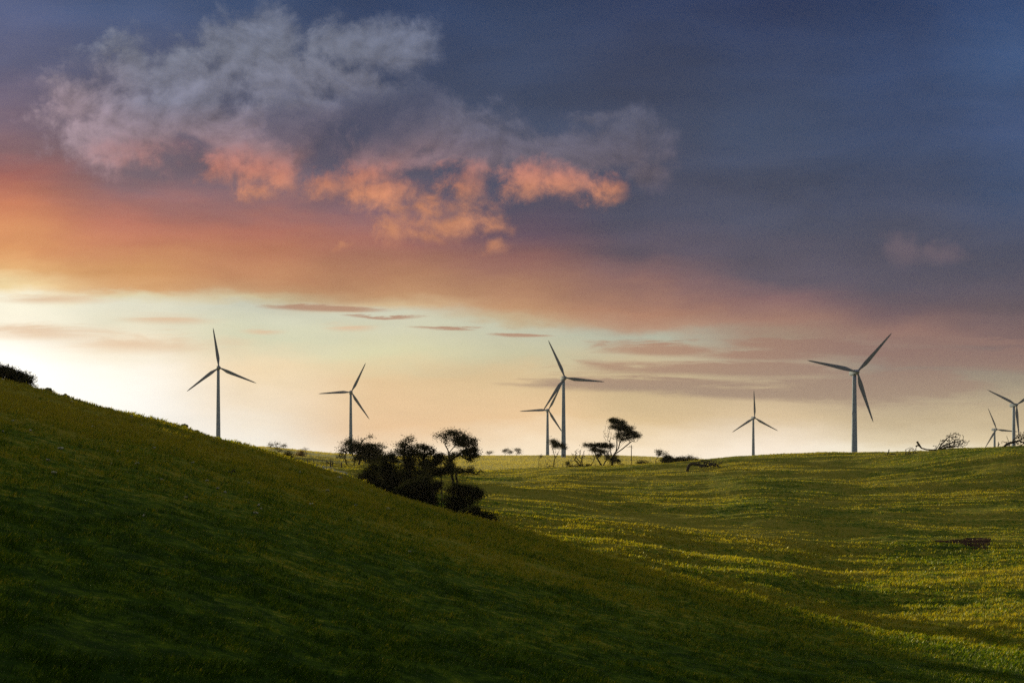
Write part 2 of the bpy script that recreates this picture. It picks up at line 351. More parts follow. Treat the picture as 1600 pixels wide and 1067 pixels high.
# ---------------------------------------------------------------- materials
def new_mat(name):
    m = bpy.data.materials.new(name); m.use_nodes = True; m.node_tree.nodes.clear(); return m, G(m.node_tree)
def finish(m, q, sh, disp=None):
    o = q.n('ShaderNodeOutputMaterial'); m.node_tree.links.new(sh, o.inputs[0])
    return m
def grass_color(q, boost=1.0):
    """turf colour: olive, green and straw patches in world metres"""
    ge = q.n('ShaderNodeNewGeometry').outputs['Position']
    a = q.noise(ge, .035, 4., .6); b = q.noise(q.v('ADD', ge, (31., 7., 0.)), .35, 5., .65); c = q.noise(q.v('ADD', ge, (3., 77., 0.)), 2.0, 5., .75)
    sk = q.noise(q.v('MULTIPLY', ge, (.16, .75, .4)), 1., 6., .7, .8)
    sp = q.n('ShaderNodeSeparateXYZ'); q.nt.links.new(ge, sp.inputs[0]); sp_y = sp.outputs[1]
    e = q.noise(ge, 7.5, 4., .8)
    mixv = q.m('ADD', q.m('MULTIPLY', a, .9), q.m('ADD', q.m('MULTIPLY', b, .55), q.m('ADD', q.m('MULTIPLY_ADD', q.m('SUBTRACT', c, .5), 1.45, .175), q.m('MULTIPLY', q.m('SUBTRACT', e, .5), 1.75 if boost > 1.7 else .5))))
    mixv = q.m('ADD', mixv, q.m('MULTIPLY', q.m('SUBTRACT', sk, .5), q.ss(sp_y, 70., 130., .3, .8)))
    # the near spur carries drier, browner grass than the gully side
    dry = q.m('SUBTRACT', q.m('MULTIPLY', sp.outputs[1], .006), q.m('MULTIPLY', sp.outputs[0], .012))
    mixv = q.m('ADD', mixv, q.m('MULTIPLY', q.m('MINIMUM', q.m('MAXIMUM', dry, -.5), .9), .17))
    mixv = q.m('ADD', mixv, q.ss(q.m('ADD', sp_y, q.m('MULTIPLY', sp.outputs[0], -.4)), 14., 75., -.18, .04))  # nearest turf darkened in its colour, standing in for foreground shade
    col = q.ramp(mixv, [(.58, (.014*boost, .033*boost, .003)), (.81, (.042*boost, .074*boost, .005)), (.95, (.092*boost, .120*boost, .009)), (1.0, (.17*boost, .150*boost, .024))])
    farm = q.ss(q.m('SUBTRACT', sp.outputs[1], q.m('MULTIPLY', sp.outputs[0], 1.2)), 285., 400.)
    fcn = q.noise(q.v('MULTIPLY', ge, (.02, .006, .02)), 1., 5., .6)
    col = q.mix(farm, col, q.mix(fcn, (.32, .30, .09), (.50, .45, .17)))  # far paddock straw, paled further in the colour to stand in for haze
    return col, c, ge
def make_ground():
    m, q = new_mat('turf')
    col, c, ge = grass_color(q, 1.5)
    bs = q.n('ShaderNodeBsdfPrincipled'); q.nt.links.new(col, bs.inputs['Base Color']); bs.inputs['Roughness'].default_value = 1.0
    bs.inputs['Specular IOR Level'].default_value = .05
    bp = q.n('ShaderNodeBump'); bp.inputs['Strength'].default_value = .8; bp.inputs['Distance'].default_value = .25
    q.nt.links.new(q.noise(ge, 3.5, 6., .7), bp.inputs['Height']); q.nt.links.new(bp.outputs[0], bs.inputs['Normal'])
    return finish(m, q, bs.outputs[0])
def make_blade():
    m, q = new_mat('grass_blades')
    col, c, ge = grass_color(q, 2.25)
    d = q.n('ShaderNodeBsdfDiffuse'); q.nt.links.new(col, d.inputs[0])
    t = q.n('ShaderNodeBsdfTranslucent'); q.nt.links.new(q.mix(1.0, col, (1.5, 1.35, .6), 'MULTIPLY'), t.inputs[0])
    mx = q.n('ShaderNodeMixShader'); mx.inputs[0].default_value = .5
    q.nt.links.new(d.outputs[0], mx.inputs[1]); q.nt.links.new(t.outputs[0], mx.inputs[2])
    gz = q.n('ShaderNodeBsdfGlossy'); gz.inputs['Roughness'].default_value = .42; gz.inputs['Color'].default_value = (.8, .85, .55, 1)
    my = q.n('ShaderNodeMixShader'); my.inputs[0].default_value = .035
    q.nt.links.new(mx.outputs[0], my.inputs[1]); q.nt.links.new(gz.outputs[0], my.inputs[2])
    return finish(m, q, my.outputs[0])
def simple(name, c1, c2, scale, rough=.9, spec=.2, bump=0., bdist=.05, stretch=(1, 1, 1), detail=5.):
    m, q = new_mat(name)
    tcn = q.n('ShaderNodeTexCoord').outputs['Object']
    n_ = q.noise(q.v('MULTIPLY', tcn, stretch), scale, detail, .6)
    bs = q.n('ShaderNodeBsdfPrincipled'); q.nt.links.new(q.mix(q.ss(n_, .3, .7), c1, c2), bs.inputs['Base Color'])
    bs.inputs['Roughness'].default_value = rough; bs.inputs['Specular IOR Level'].default_value = spec
    if bump:
        bp = q.n('ShaderNodeBump'); bp.inputs['Strength'].default_value = bump; bp.inputs['Distance'].default_value = bdist
        q.nt.links.new(q.noise(tcn, scale*2.5, 6., .65), bp.inputs['Height']); q.nt.links.new(bp.outputs[0], bs.inputs['Normal'])
    return finish(m, q, bs.outputs[0])
def leafy(name, c1, c2, trans=.3):
    m, q = new_mat(name)
    ge = q.n('ShaderNodeNewGeometry').outputs['Position']
    col = q.mix(q.ss(q.noise(ge, 1.3, 4., .6), .3, .7), c1, c2)
    d = q.n('ShaderNodeBsdfDiffuse'); q.nt.links.new(col, d.inputs[0])
    t = q.n('ShaderNodeBsdfTranslucent'); q.nt.links.new(col, t.inputs[0])
    mx = q.n('ShaderNodeMixShader'); mx.inputs[0].default_value = trans
    q.nt.links.new(d.outputs[0], mx.inputs[1]); q.nt.links.new(t.outputs[0], mx.inputs[2])
    return finish(m, q, mx.outputs[0])
M = dict(
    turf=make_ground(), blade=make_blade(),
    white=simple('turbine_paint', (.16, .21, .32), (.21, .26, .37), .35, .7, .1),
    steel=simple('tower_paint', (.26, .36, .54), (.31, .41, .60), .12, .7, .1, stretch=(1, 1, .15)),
    dark=simple('dark_fitting', (.05, .05, .055), (.08, .08, .085), 2., .6),
    bark=simple('bark', (.030, .022, .016), (.062, .048, .036), 2.2, .95, .1, .6, .04, (1, 1, .35)),
    deadwood=simple('weathered_wood', (.045, .038, .032), (.10, .088, .075), 2., .95, .1, .6, .04),
    greywood=simple('fence_timber', (.10, .085, .06), (.17, .15, .11), 3., .9, .1, .4, .02, (1, 1, .2)),
    leaf=leafy('dark_foliage', (.022, .028, .009), (.058, .058, .020), .22),
    leafo=leafy('olive_foliage', (.06, .06, .015), (.11, .095, .03), .45),
    leafr=leafy('rusty_foliage', (.12, .07, .02), (.17, .10, .035), .45),
    rock=simple('lichen_limestone', (.30, .29, .17), (.60, .58, .40), 3.0, .95, .1, .8, .08),
    mossrock=simple('mossy_limestone', (.07, .085, .02), (.26, .26, .13), 4.0, .95, .1, .9, .08),
    gravel=simple('gravel', (.20, .20, .10), (.30, .29, .16), 1.2, 1., .1, .5, .03, detail=8.),
    soil=simple('bare_red_soil', (.026, .013, .007), (.058, .026, .014), 1.5, 1., .05, .8, .1),
)

def haze_box():
    m, q = new_mat('haze_air')
    vn = q.n('ShaderNodeVolumePrincipled')
    vn.inputs['Color'].default_value = (1., .93, .82, 1); vn.inputs['Density'].default_value = .00005
    vn.inputs['Anisotropy'].default_value = .0
    o = q.n('ShaderNodeOutputMaterial'); q.nt.links.new(vn.outputs[0], o.inputs['Volume'])
    a, zb, zt = 2700., -36., 150.
    vs = [(-a, -a, zb), (a, -a, zb), (a, a, zb), (-a, a, zb), (-a, -a, zt), (a, -a, zt), (a, a, zt), (-a, a, zt)]
    b = mesh_obj('haze', vs, [(3, 2, 1, 0), (4, 5, 6, 7), (0, 1, 5, 4), (1, 2, 6, 5), (2, 3, 7, 6), (3, 0, 4, 7)], m)
    tag(b, kind='stuff')
# ---------------------------------------------------------------- ground sheet
def build_ground():
    a = R(28)
    th = np.concatenate([np.linspace(-math.pi, R(-64), 110)[:-1], np.linspace(R(-64), -a, 420)[:-1], np.linspace(-a, a, 1000), np.linspace(a, math.pi, 190)[1:-1]])
    rr = np.concatenate([np.exp(np.linspace(math.log(1.2), math.log(14.), 60))[:-1],
                         np.exp(np.linspace(math.log(14.), math.log(340.), 860)),
                         np.exp(np.linspace(math.log(340.), math.log(2600.), 110))[1:]])
    T, Rr = np.meshgrid(th, rr); x = Rr*np.sin(T); y = Rr*np.cos(T); z = H(x, y)
    n, m = T.shape
    v = np.stack([x, y, z], -1).reshape(-1, 3)
    i = np.arange(n-1)[:, None]*m; j = np.arange(m)[None, :]; j2 = (j+1) % m
    f = np.stack([i+j, i+j2, i+m+j2, i+m+j], -1).reshape(-1, 4)
    # close the middle under the photographer
    v = np.vstack([v, [[0, 0, -EYE]]]); c = len(v)-1
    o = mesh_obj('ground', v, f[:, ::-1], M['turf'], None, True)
    cf = [(c, (k+1) % m, k) for k in range(m)]
    o2 = np.array([v[t] for t in cf[0]])
    me = o.data
    import bmesh
    bm = bmesh.new(); bm.from_mesh(me); bm.verts.ensure_lookup_table()
    for t in cf:
        try: q_ = bm.faces.new([bm.verts[k] for k in t]); q_.smooth = True
        except ValueError: pass
    bm.to_mesh(me); bm.free()
    return tag(o, kind='structure')
build_ground()

def row_of(x, y): return Y0 - F*H(x, y)/y
def hit(u, row, ymin, ymax):
    """ground point on the sight line (u,row) between two depths"""
    yy = np.linspace(ymin, ymax, 2000); x = (u-U0)/F*yy
    r = Y0 - F*H(x, yy, False)/yy
    k = np.argmin(np.abs(r-row)); return float(x[k]), float(yy[k])
def patch(name, pts, mat, lift, n=14, kind='structure'):
    """sheet that follows the ground inside a closed outline of ground points"""
    pts = np.array(pts); cx, cy = pts.mean(0)
    rings = [np.array([[cx, cy]])]
    out = []
    seg = []
    for i in range(len(pts)):
        a_, b_ = pts[i], pts[(i+1) % len(pts)]
        for t in np.linspace(0, 1, 10, endpoint=False): seg.append(a_*(1-t)+b_*t)
    seg = np.array(seg); k = len(seg)
    vs = [(cx, cy)]
    for r_ in range(1, n+1):
        t = r_/n
        for s_ in seg: vs.append((cx+(s_[0]-cx)*t, cy+(s_[1]-cy)*t))
    vs = np.array(vs)
    jj = 1 + .35*fbm(vs[:, 0]*.5, vs[:, 1]*.5, 3)
    if name == 'soil_bank': vs = np.array([cx, cy]) + (vs-np.array([cx, cy]))*jj[:, None]
    z = H(vs[:, 0], vs[:, 1]) + lift
    V_ = np.column_stack([vs, z]); fs = []
    for j in range(k): fs.append((0, 1+j, 1+(j+1) % k))
    for r_ in range(n-1):
        for j in range(k):
            a_ = 1+r_*k+j; b_ = 1+r_*k+(j+1) % k
            fs.append((a_, a_+k, b_+k, b_))
    o = mesh_obj(name, V_, fs, mat, None, True); return tag(o, kind=kind)

SOIL = []
# ---------------------------------------------------------------- grass
def grass(name, N, r0, r1, seed, hgt, pw, u0, u1, pix=.5, excl=None, streak=False):
    rg = np.random.RandomState(seed)
    t = rg.rand(N)
    Y = np.exp(np.log(r0) + (np.log(r1)-np.log(r0))*t**pw)
    u = u0 + (u1-u0)*rg.rand(N)
    x = (u-U0)/F*Y
    # clumping
    cl = .8*fbm(x*.9, Y*.9, 2) + .8*fbm(x*2.3+9, Y*2.3, 2)
    if streak: cl = .5*cl + 1.1*fbm(x/9.+.02*Y, Y/3.4+3, 3) + .5*fbm(x/40., Y/30., 2)
    keep = rg.rand(N) < np.clip(.55 + cl*1.6, .03, 1)
    if excl is not None: keep &= ~(excl(x, Y) & (rg.rand(N) < .8))
    x, Y, u, cl = x[keep], Y[keep], u[keep], cl[keep]
    N = len(x); z = H(x, Y)
    # skip ground facing away over the crest only where it is far below the sight line (kept otherwise)
    h = hgt*(.45+.9*rg.rand(N)**1.6)*(1+np.clip(cl, -.6, .9)*.9)*np.clip(Y/40., .75, 1.8)
    w = np.maximum(.006+.004*rg.rand(N), pix*Y/1216.)
    ang = rg.rand(N)*2*np.pi
    wx, wy = np.cos(ang)*w*.5, np.sin(ang)*w*.5
    lean = h*(.25+.5*rg.rand(N)); la = rg.rand(N)*2*np.pi
    lx = np.cos(la)*lean*.7 + lean*.5; ly = np.sin(la)*lean*.7
    base = np.stack([x, Y, z-.02], -1)
    v = np.empty((N, 4, 3), np.float32)
    v[:, 0] = base + np.stack([-wx, -wy, np.zeros(N)], -1)
    v[:, 1] = base + np.stack([wx, wy, np.zeros(N)], -1)
    v[:, 2] = base + np.stack([wx*.7+lx*.35, wy*.7+ly*.35, h*.6], -1)
    v[:, 3] = base + np.stack([lx, ly, h], -1)
    b = np.arange(N)[:, None]*4
    f = np.concatenate([b+np.array([[0, 1, 2]]), b+np.array([[0, 2, 3]])], 0)
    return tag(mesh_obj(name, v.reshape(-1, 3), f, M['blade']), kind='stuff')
# ---------------------------------------------------------------- turbines
def smooth_prof(xs, ys, x): return float(np.interp(x, xs, ys))
def blade_mesh():
    """blade along +Z from the hub, chord along X, 32 m long: round root, wide shoulder, long taper and twist"""
    n = 20; S = 26; V_ = []; Fc = []
    L = 31.0
    for i in range(S+1):
        s = (i/S)**1.15; z = 1.0 + s*L
        chord = smooth_prof([0, .04, .10, .20, .30, .5, .75, .93, 1], [1.15, 1.2, 1.7, 2.75, 2.6, 1.95, 1.3, .85, .12], s)
        thick = smooth_prof([0, .04, .12, .2, .4, .7, 1], [1.15, 1.1, .85, .62, .36, .2, .04], s)
        rnd = smooth_prof([0, .05, .2, 1], [1, .9, 0, 0], s)
        tw = R(smooth_prof([0, .2, .5, 1], [16, 13, 5, 0], s))
        off = smooth_prof([0, .05, .2, .5, 1], [0, 0, .38, .30, .05], s)
        for k in range(n):
            a = 2*math.pi*k/n; c, s_ = math.cos(a), math.sin(a)
            px = c*chord*.5; py = s_*thick*.5*(rnd + (1-rnd)*(.55+.45*c if c > -1 else 0)*1.15)
            px += off
            X_ = px*math.cos(tw)-py*math.sin(tw); Y_ = px*math.sin(tw)+py*math.cos(tw)
            V_.append((X_, Y_ - .4*s*s, z))
    for i in range(S):
        for k in range(n):
            k2 = (k+1) % n; Fc.append((i*n+k, i*n+k2, (i+1)*n+k2, (i+1)*n+k))
    Fc.append(tuple(range(n))[::-1]); Fc.append(tuple(S*n+k for k in range(n)))
    return V_, Fc
def turbine(label, u, row, rpx, ang, yaw):
    Yd = 32*F/rpx; x = (u-U0)/F*Yd; hubz = (Y0-row)/F*Yd
    base = hubz-68.0
    gz = float(H(x, Yd))
    zb = min(base, gz-.5) if base > gz else base
    root = empty('wind_turbine', (x, Yd, gz)); tag(root, label, 'wind turbine', 'wind turbines of the wind farm on the ridge')
    hz = hubz-gz
    # tower: steel tube with flange rings
    m = MB(); pts = []; rad = []
    for i in range(17):
        t = i/16; pts.append((0, 0, -1.0 + t*(hz-1.7+1.0))); rad.append(1.95-(1.95-1.12)*t**.95)
    m.tube(pts, rad, 28)
    tw = m.obj('tower', M['steel'], root)
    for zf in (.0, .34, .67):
        f = MB(); r_ = 1.95-(1.95-1.12)*zf**.95
        zz = zf*hz + (.1 if zf == 0 else 0)
        f.tube([(0, 0, zz), (0, 0, zz+.18)], [r_+.09, r_+.09], 28)
        f.obj('flange', M['steel'], tw)
    d = MB(); d.add([(-.45, -1.99, .4), (.45, -1.99, .4), (.45, -1.99, 2.5), (-.45, -1.99, 2.5), (-.45, -1.8, .4), (.45, -1.8, .4), (.45, -1.8, 2.5), (-.45, -1.8, 2.5)],
            [(0, 1, 2, 3), (1, 5, 6, 2), (5, 4, 7, 6), (4, 0, 3, 7), (3, 2, 6, 7), (4, 5, 1, 0)])
    d.obj('door', M['dark'], tw, False)
    # nacelle: rounded housing along local -Y (towards the viewer side after yaw), rotor at the front
    n = MB(); prof = [(-3.4, .55, .5), (-3.1, 1.15, 1.2), (-2.2, 1.45, 1.6), (1.0, 1.55, 1.72), (3.6, 1.5, 1.7), (5.2, 1.3, 1.5), (5.9, .95, 1.05)]
    NS = 24; vs = []; fs = []
    for (py, hw, hh) in prof:
        for k in range(NS):
            a = 2*math.pi*k/NS; c, s_ = math.cos(a), math.sin(a)
            e = .55
            vs.append((math.copysign(abs(c)**e, c)*hw, py, math.copysign(abs(s_)**e, s_)*hh))
    for i in range(len(prof)-1):
        for k in range(NS):
            k2 = (k+1) % NS; fs.append((i*NS+k, (i+1)*NS+k, (i+1)*NS+k2, i*NS+k2))
    fs.append(tuple(range(NS))); fs.append(tuple((len(prof)-1)*NS+k for k in range(NS))[::-1])
    n.add(vs, fs)
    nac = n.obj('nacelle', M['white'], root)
    nac.location = (0, 0, hz); nac.rotation_euler = (0, 0, yaw)
    w = MB(); w.tube([(0, 4.6, 1.5), (0, 4.6, 2.6)], [.05, .04], 6); w.tube([(-.35, 4.6, 2.5), (.35, 4.6, 2.5)], [.05, .05], 6)
    w.obj('wind_vane', M['dark'], nac)
    # hub spinner
    h = MB(); hp = [(-6.2, .1), (-6.05, .55), (-5.6, 1.05), (-4.9, 1.38), (-4.1, 1.45), (-3.4, 1.3)]
    h.tube([(0, p_[0], 0) for p_ in hp], [p_[1] for p_ in hp], 24)
    hub = h.obj('hub', M['white'], root)
    hub.location = (0, 0, hz); hub.rotation_euler = (0, 0, yaw)
    global BLADE
    rot = Matrix.Translation((0, 0, hz)) @ Matrix.Rotation(yaw, 4, 'Z') @ Matrix.Translation((0, -4.7, 0))
    for k in range(3):
        a = R(ang+120*k)
        if BLADE is None:
            bo = mesh_obj('blade', *blade_mesh(), M['white'], root, True); BLADE = bo
        else:
            bo = BLADE.copy(); COL.objects.link(bo); bo.parent = root
        # mirrored orientation: positive angle turns clockwise as seen from the camera
        bo.matrix_local = rot @ Matrix.Rotation(a, 4, 'Y')
    return root
BLADE = None

# ---------------------------------------------------------------- trees
def to_world(pt, Yd, dy=0.):
    """point at depth Yd(+dy metres) that lies on survey sight line (u,row)"""
    return np.array([(pt[0]-U0)/F*Yd, Yd+dy, (Y0-pt[1])/F*Yd])
def branch_net(trunks, targets, rg, rt, rmin, segl, wob, up_bias=.35, exp_=2.2, grounded=None):
    pos = []; par = []; main = []
    for tr in trunks:
        hook = -1
        if len(pos) and grounded is not None and not grounded(tr[0]):
            hook = int(np.argmin(np.linalg.norm(np.array(pos)-tr[0], axis=1)))
        for i, p in enumerate(tr):
            pos.append(np.array(p, float)); par.append(hook if i == 0 else len(pos)-2); main.append(True)
    if not len(pos): return None
    P_ = list(pos)
    base = pos[0]
    order = np.argsort([np.linalg.norm(t-base) for t in targets]) if len(targets) else []
    rootset = [i for i, p in enumerate(par) if p == -1]
    for ti in order:
        t = targets[ti]
        A = np.array(P_); d = t-A; dist = np.linalg.norm(d, axis=1)
        cost = dist + up_bias*np.maximum(0, -(d[:, 2]))*2
        for r_ in rootset: cost[r_] += dist[r_]*.8
        k = int(np.argmin(cost)); L = dist[k]
        ns = max(2, int(L/segl)); prev = k; a = A[k]
        prevdir = A[k]-A[par[k]] if par[k] >= 0 else np.array([0, 0, 1.])
        nl = np.linalg.norm(prevdir); prevdir = prevdir/nl if nl > 0 else prevdir
        ctrl = a + prevdir*L*.28 + (t-a)*.3
        for s in range(1, ns+1):
            q = s/ns; p = (1-q)**2*a + 2*q*(1-q)*ctrl + q*q*t
            if s < ns: p = p + rg.normal(0, 1, 3)*wob*L/ns
            P_.append(p); par.append(prev); main.append(False); prev = len(P_)-1
    n = len(P_); w = np.zeros(n); kids = [[] for _ in range(n)]
    for i in range(n):
        if par[i] >= 0: kids[par[i]].append(i)
    for i in range(n-1, -1, -1):
        if not kids[i]: w[i] = 1.
        if par[i] >= 0: w[par[i]] += w[i]
    wm = w.max()
    rad = np.maximum(rmin, rt*(w/wm)**(1/exp_))
    return P_, par, kids, rad
def net_mesh(net, sides=6, flare=1.25):
    P_, par, kids, rad = net; m = MB()
    done = set()
    # chains: follow the thickest child
    starts = [(i, None) for i in range(len(P_)) if par[i] < 0]
    while starts:
        i, pr = starts.pop()
        ch = []; rr = []
        if pr is not None: ch.append(P_[pr]); rr.append(min(rad[pr], rad[i]*1.15))
        cur = i
        while True:
            ch.append(P_[cur]); rr.append(rad[cur])
            ks = sorted(kids[cur], key=lambda k: -rad[k])
            for k in ks[1:]: starts.append((k, cur))
            if not ks: break
            cur = ks[0]
        if pr is None and len(ch) > 1: rr[0] *= flare
        if len(ch) > 1: m.tube([tuple(c) for c in ch], rr, sides if rr[0] > .06 else 4)
    return m
def leaves(pads, Yd, dens, size, rg, thick=.9, sub=1.0, flat=.6, shell=.35):
    """pads: (u,row,ru,rv[,dy]) in survey units -> many small leaf sprays gathered into clumps"""
    V_ = []; k_ = Yd/F
    for pd in pads:
        u, r_, ru, rv = pd[:4]; dy = pd[4] if len(pd) > 4 else 0.
        c = to_world((u, r_), Yd, dy); a, b = ru*k_, rv*k_; dpt = max(a, b)*thick*.8
        area = math.pi*a*b
        nc = max(4, int(area/(size*size)*.10*sub))
        # clump centres, mostly towards the outer shell
        q = rg.normal(0, 1, (nc, 3)); q /= np.linalg.norm(q, axis=1)[:, None]
        q *= (shell + (1-shell)*rg.rand(nc, 1)**.5)*.88
        cc = c + q*np.array([a, dpt, b])
        nl = max(10, int(8*dens*area/(size*size)/nc))
        cs = size*2.3*(.7+.6*rg.rand(nc, 1, 1))
        L = cc[:, None, :] + rg.normal(0, 1, (nc, nl, 3))*cs*np.array([1., 1., .62])
        V_.append(L.reshape(-1, 3))
    C_ = np.concatenate(V_); n = len(C_)
    # each leaf spray: a narrow bent quad
    d1 = rg.normal(0, 1, (n, 3)); d1 /= np.linalg.norm(d1, axis=1)[:, None]
    d2 = np.cross(d1, rg.normal(0, 1, (n, 3))); d2 /= np.linalg.norm(d2, axis=1)[:, None]
    s = size*(.35+.5*rg.rand(n, 1))
    v = np.stack([C_-d1*s, C_+d2*s*.42, C_+d1*s, C_-d2*s*.42], 1)
    f = np.arange(n)[:, None]*4+np.array([[0, 1, 2, 3]])
    return v.reshape(-1, 3), f
def tree(name, label, cat, Yd, base, trunks, pads=(), twigs=(), leaf='leaf', bark='bark', rt=.28, rmin=.03, dens=2.2, size=.20, ntar=1.0,
         seed=1, group=None, wob=.22, thick=.9, sides=7, up=.35, snap=True, shell=.35, crown='crown', trunkname='trunk'):
    """trunks: polylines of (u,row[,dy]); pads: foliage masses; twigs: (u,row,ru,rv,n) bare twig regions"""
    rt *= .62; rmin *= .8; ntar *= 1.8
    rg = np.random.RandomState(seed); k_ = Yd/F
    bx, by, gz = on_ground(base, Yd)
    root = empty(name, (bx, by, gz)); tag(root, label, cat, group)
    off = np.array([bx, by, gz])
    def P3(p): return to_world(p, Yd, p[2] if len(p) > 2 else 0.)
    TR = []
    for it, tr in enumerate(trunks):
        tr = [P3(p) for p in tr]
        if snap and (it == 0 or tr[0][2]-float(H(tr[0][0], tr[0][1])) < .8):
            b0 = tr[0]; b0 = b0.copy(); b0[2] = float(H(b0[0], b0[1]))-.15
            if tr[0][2] < b0[2]+.4: tr[0] = b0
            else: tr.insert(0, b0)
        # subdivide with a little wander
        out = [tr[0]]
        for a, b in zip(tr[:-1], tr[1:]):
            L = np.linalg.norm(b-a); ns = max(2, int(L/.8))
            for s in range(1, ns+1):
                p = a+(b-a)*s/ns
                if s < ns: p = p + rg.normal(0, .05, 3)*min(1, L)
                out.append(p)
        TR.append(out)
    T = []
    for pd in pads:
        c = P3((pd[0], pd[1])) ; c[1] += (pd[4] if len(pd) > 4 else 0)
        a, b = pd[2]*k_, pd[3]*k_; n = max(3, int((a*b*9+a*3)*ntar))
        q = rg.normal(0, 1, (n, 3)); q /= np.linalg.norm(q, axis=1)[:, None]; q *= rg.rand(n, 1)**.4*.8
        T.append(c + q*np.array([a, max(a, b)*thick*.7, b*.9]))
    for tw in twigs:
        c = P3((tw[0], tw[1])); n = int(tw[4]); a, b = tw[2]*k_, tw[3]*k_
        q = rg.normal(0, 1, (n, 3)); q /= np.linalg.norm(q, axis=1)[:, None]; q *= rg.rand(n, 1)**.33
        pp = c + q*np.array([a, max(a, b)*.6, b])
        pp[:, 2] = np.maximum(pp[:, 2], H(pp[:, 0], pp[:, 1])+.05)
        T.append(pp)
    T = np.concatenate(T) if T else np.zeros((0, 3))
    net = branch_net(TR, list(T), rg, rt, rmin, .9, wob, up, grounded=lambda p: p[2]-float(H(p[0], p[1])) < .3)
    mb = net_mesh(net, sides); mb.v = [tuple(np.array(v)-off) for v in mb.v]
    mb.obj(trunkname, M[bark], root)
    if pads:
        v, f = leaves(pads, Yd, dens, size, rg, thick, shell=shell)
        zmin = H(v[:, 0], v[:, 1]); v[:, 2] = np.maximum(v[:, 2], zmin+.02*rg.rand(len(v)))
        mesh_obj(crown, v-off, f, M[leaf], root)
    return root
haze_box()
# ---------------------------------------------------------------- the wind farm
turbine('leftmost wind turbine, white tower rising from behind the left hillside into the bright glow', 341, 575, 62, -8.4, R(20))
turbine('white wind turbine standing behind the dome-shaped dark tree, second from the left', 548, 613, 51, 26, R(14))
turbine('tall wind turbine right of the middle, one blade pointing right, standing behind the lollipop tree', 880.5, 591, 64, -25.5, R(13))
turbine('smaller wind turbine just left of the tall middle one, its blade crossing that tower', 855.5, 641, 46, 27, R(10))
turbine('small wind turbine with one blade straight up, alone above the right hill crest', 1177, 653, 43, -2, R(8))
turbine('largest wind turbine, dark blades, standing close behind the right hill crest', 1335, 582, 82, 42, R(5))
turbine('wind turbine cut by the right picture edge, blades in a Y, behind the fallen tree', 1584, 633, 54, 55, R(8))
turbine('smallest wind turbine, half sunk behind the right crest beside the one at the picture edge', 1554, 671, 37, -25, R(12))

# ---------------------------------------------------------------- trees
def sh(L, d): return [tuple([p[0], p[1]+d]+list(p[2:])) for p in L]
def gtree(gb, *a, **k):
    """tree whose survey rows are shifted so that row gb lands on the ground at its base"""
    Yd, base = a[3], a[4]
    x, y, z = on_ground(base, Yd); d = (Y0-F*z/y) - gb
    k['pads'] = sh(k.get('pads', ()), d); k['twigs'] = sh(k.get('twigs', ()), d)
    return tree(*a[:5], [sh(t, d) for t in a[5]], **k)

# skyline tree at the far left
gtree(603, 'windswept_tree', 'dark flat-domed tree on the skyline at the far left edge of the left hill', 'tree', 137, 6,
      [[(-8, 604), (-10, 594), (-14, 588)], [(4, 603), (6, 594), (10, 588)], [(14, 604), (19, 597), (27, 592)]],
      pads=[(-28, 584, 18, 11), (-10, 578, 18, 9), (6, 578, 16, 8.5), (16, 582, 14, 10), (26, 587, 13, 10), (34, 592, 10, 10), (40, 598, 8, 8), (45, 602, 4.5, 5.5), (24, 596, 12, 7), (36, 602, 10, 5), (-6, 588, 14, 8)],
      rt=.16, seed=3, dens=3.6, size=.17, shell=.1)
# pale spindly trees at the foot of the bright slope
gtree(713, 'spindly_tree', 'spindly tree with separate pale green tufts, left of the small dark tree', 'tree', 215, 425,
      [[(425, 713), (424.5, 704), (424, 698)], [(437, 712), (436, 704), (433, 698)]],
      pads=[(422, 692.5, 4, 2.2), (433, 689.8, 2.8, 1.6), (441, 693, 5, 1.8), (434, 697, 3.5, 1.8), (438, 700, 3, 1.6)],
      leaf='leafo', rt=.09, rmin=.025, seed=4, dens=1.8, size=.15, twigs=[(430, 700, 10, 7, 14)])
gtree(719, 'small_tree', 'small dark round-headed tree with bent trunk on the hill edge beside the rail fence', 'tree', 205, 452,
      [[(451, 719), (452.5, 713), (452, 706)], [(451.5, 717), (456, 714.5), (460, 713)]],
      pads=[(451, 700, 5.5, 3.5), (454, 705, 4, 4.5), (448, 705, 3.2, 3), (458, 713.5, 2.5, 1.5), (444, 703, 2.5, 1.8)], twigs=[(448, 710, 8, 5, 12)],
      leaf='leafo', rt=.16, rmin=.025, seed=5, dens=2.6, size=.15)
gtree(719, 'round_bush', 'rusty round bush on the sunlit slope above the rail fence', 'bush', 300, 470.5,
      [[(470.5, 719), (470.5, 714)]], pads=[(470.5, 712.5, 6.2, 6)], leaf='leafr', rt=.15, seed=6, dens=2.0, size=.22)
gtree(705.5, 'skyline_bush', 'tiny pale bush on the skyline of the sunlit slope', 'bush', 520, 475,
      [[(475, 706), (475, 703)]], pads=[(473, 703.4, 4, 1.2), (477, 701.6, 2, 1.8)], leaf='leafo', rt=.1, seed=7, dens=1.4, size=.3)
gtree(727, 'stunted_tree', 'stunted bare little tree between the two lengths of rail fence', 'tree', 226, 516.5,
      [[(516.5, 728), (516.5, 722), (516, 718)]], twigs=[(515.5, 719, 6, 4, 20)], rt=.18, rmin=.03, seed=8)

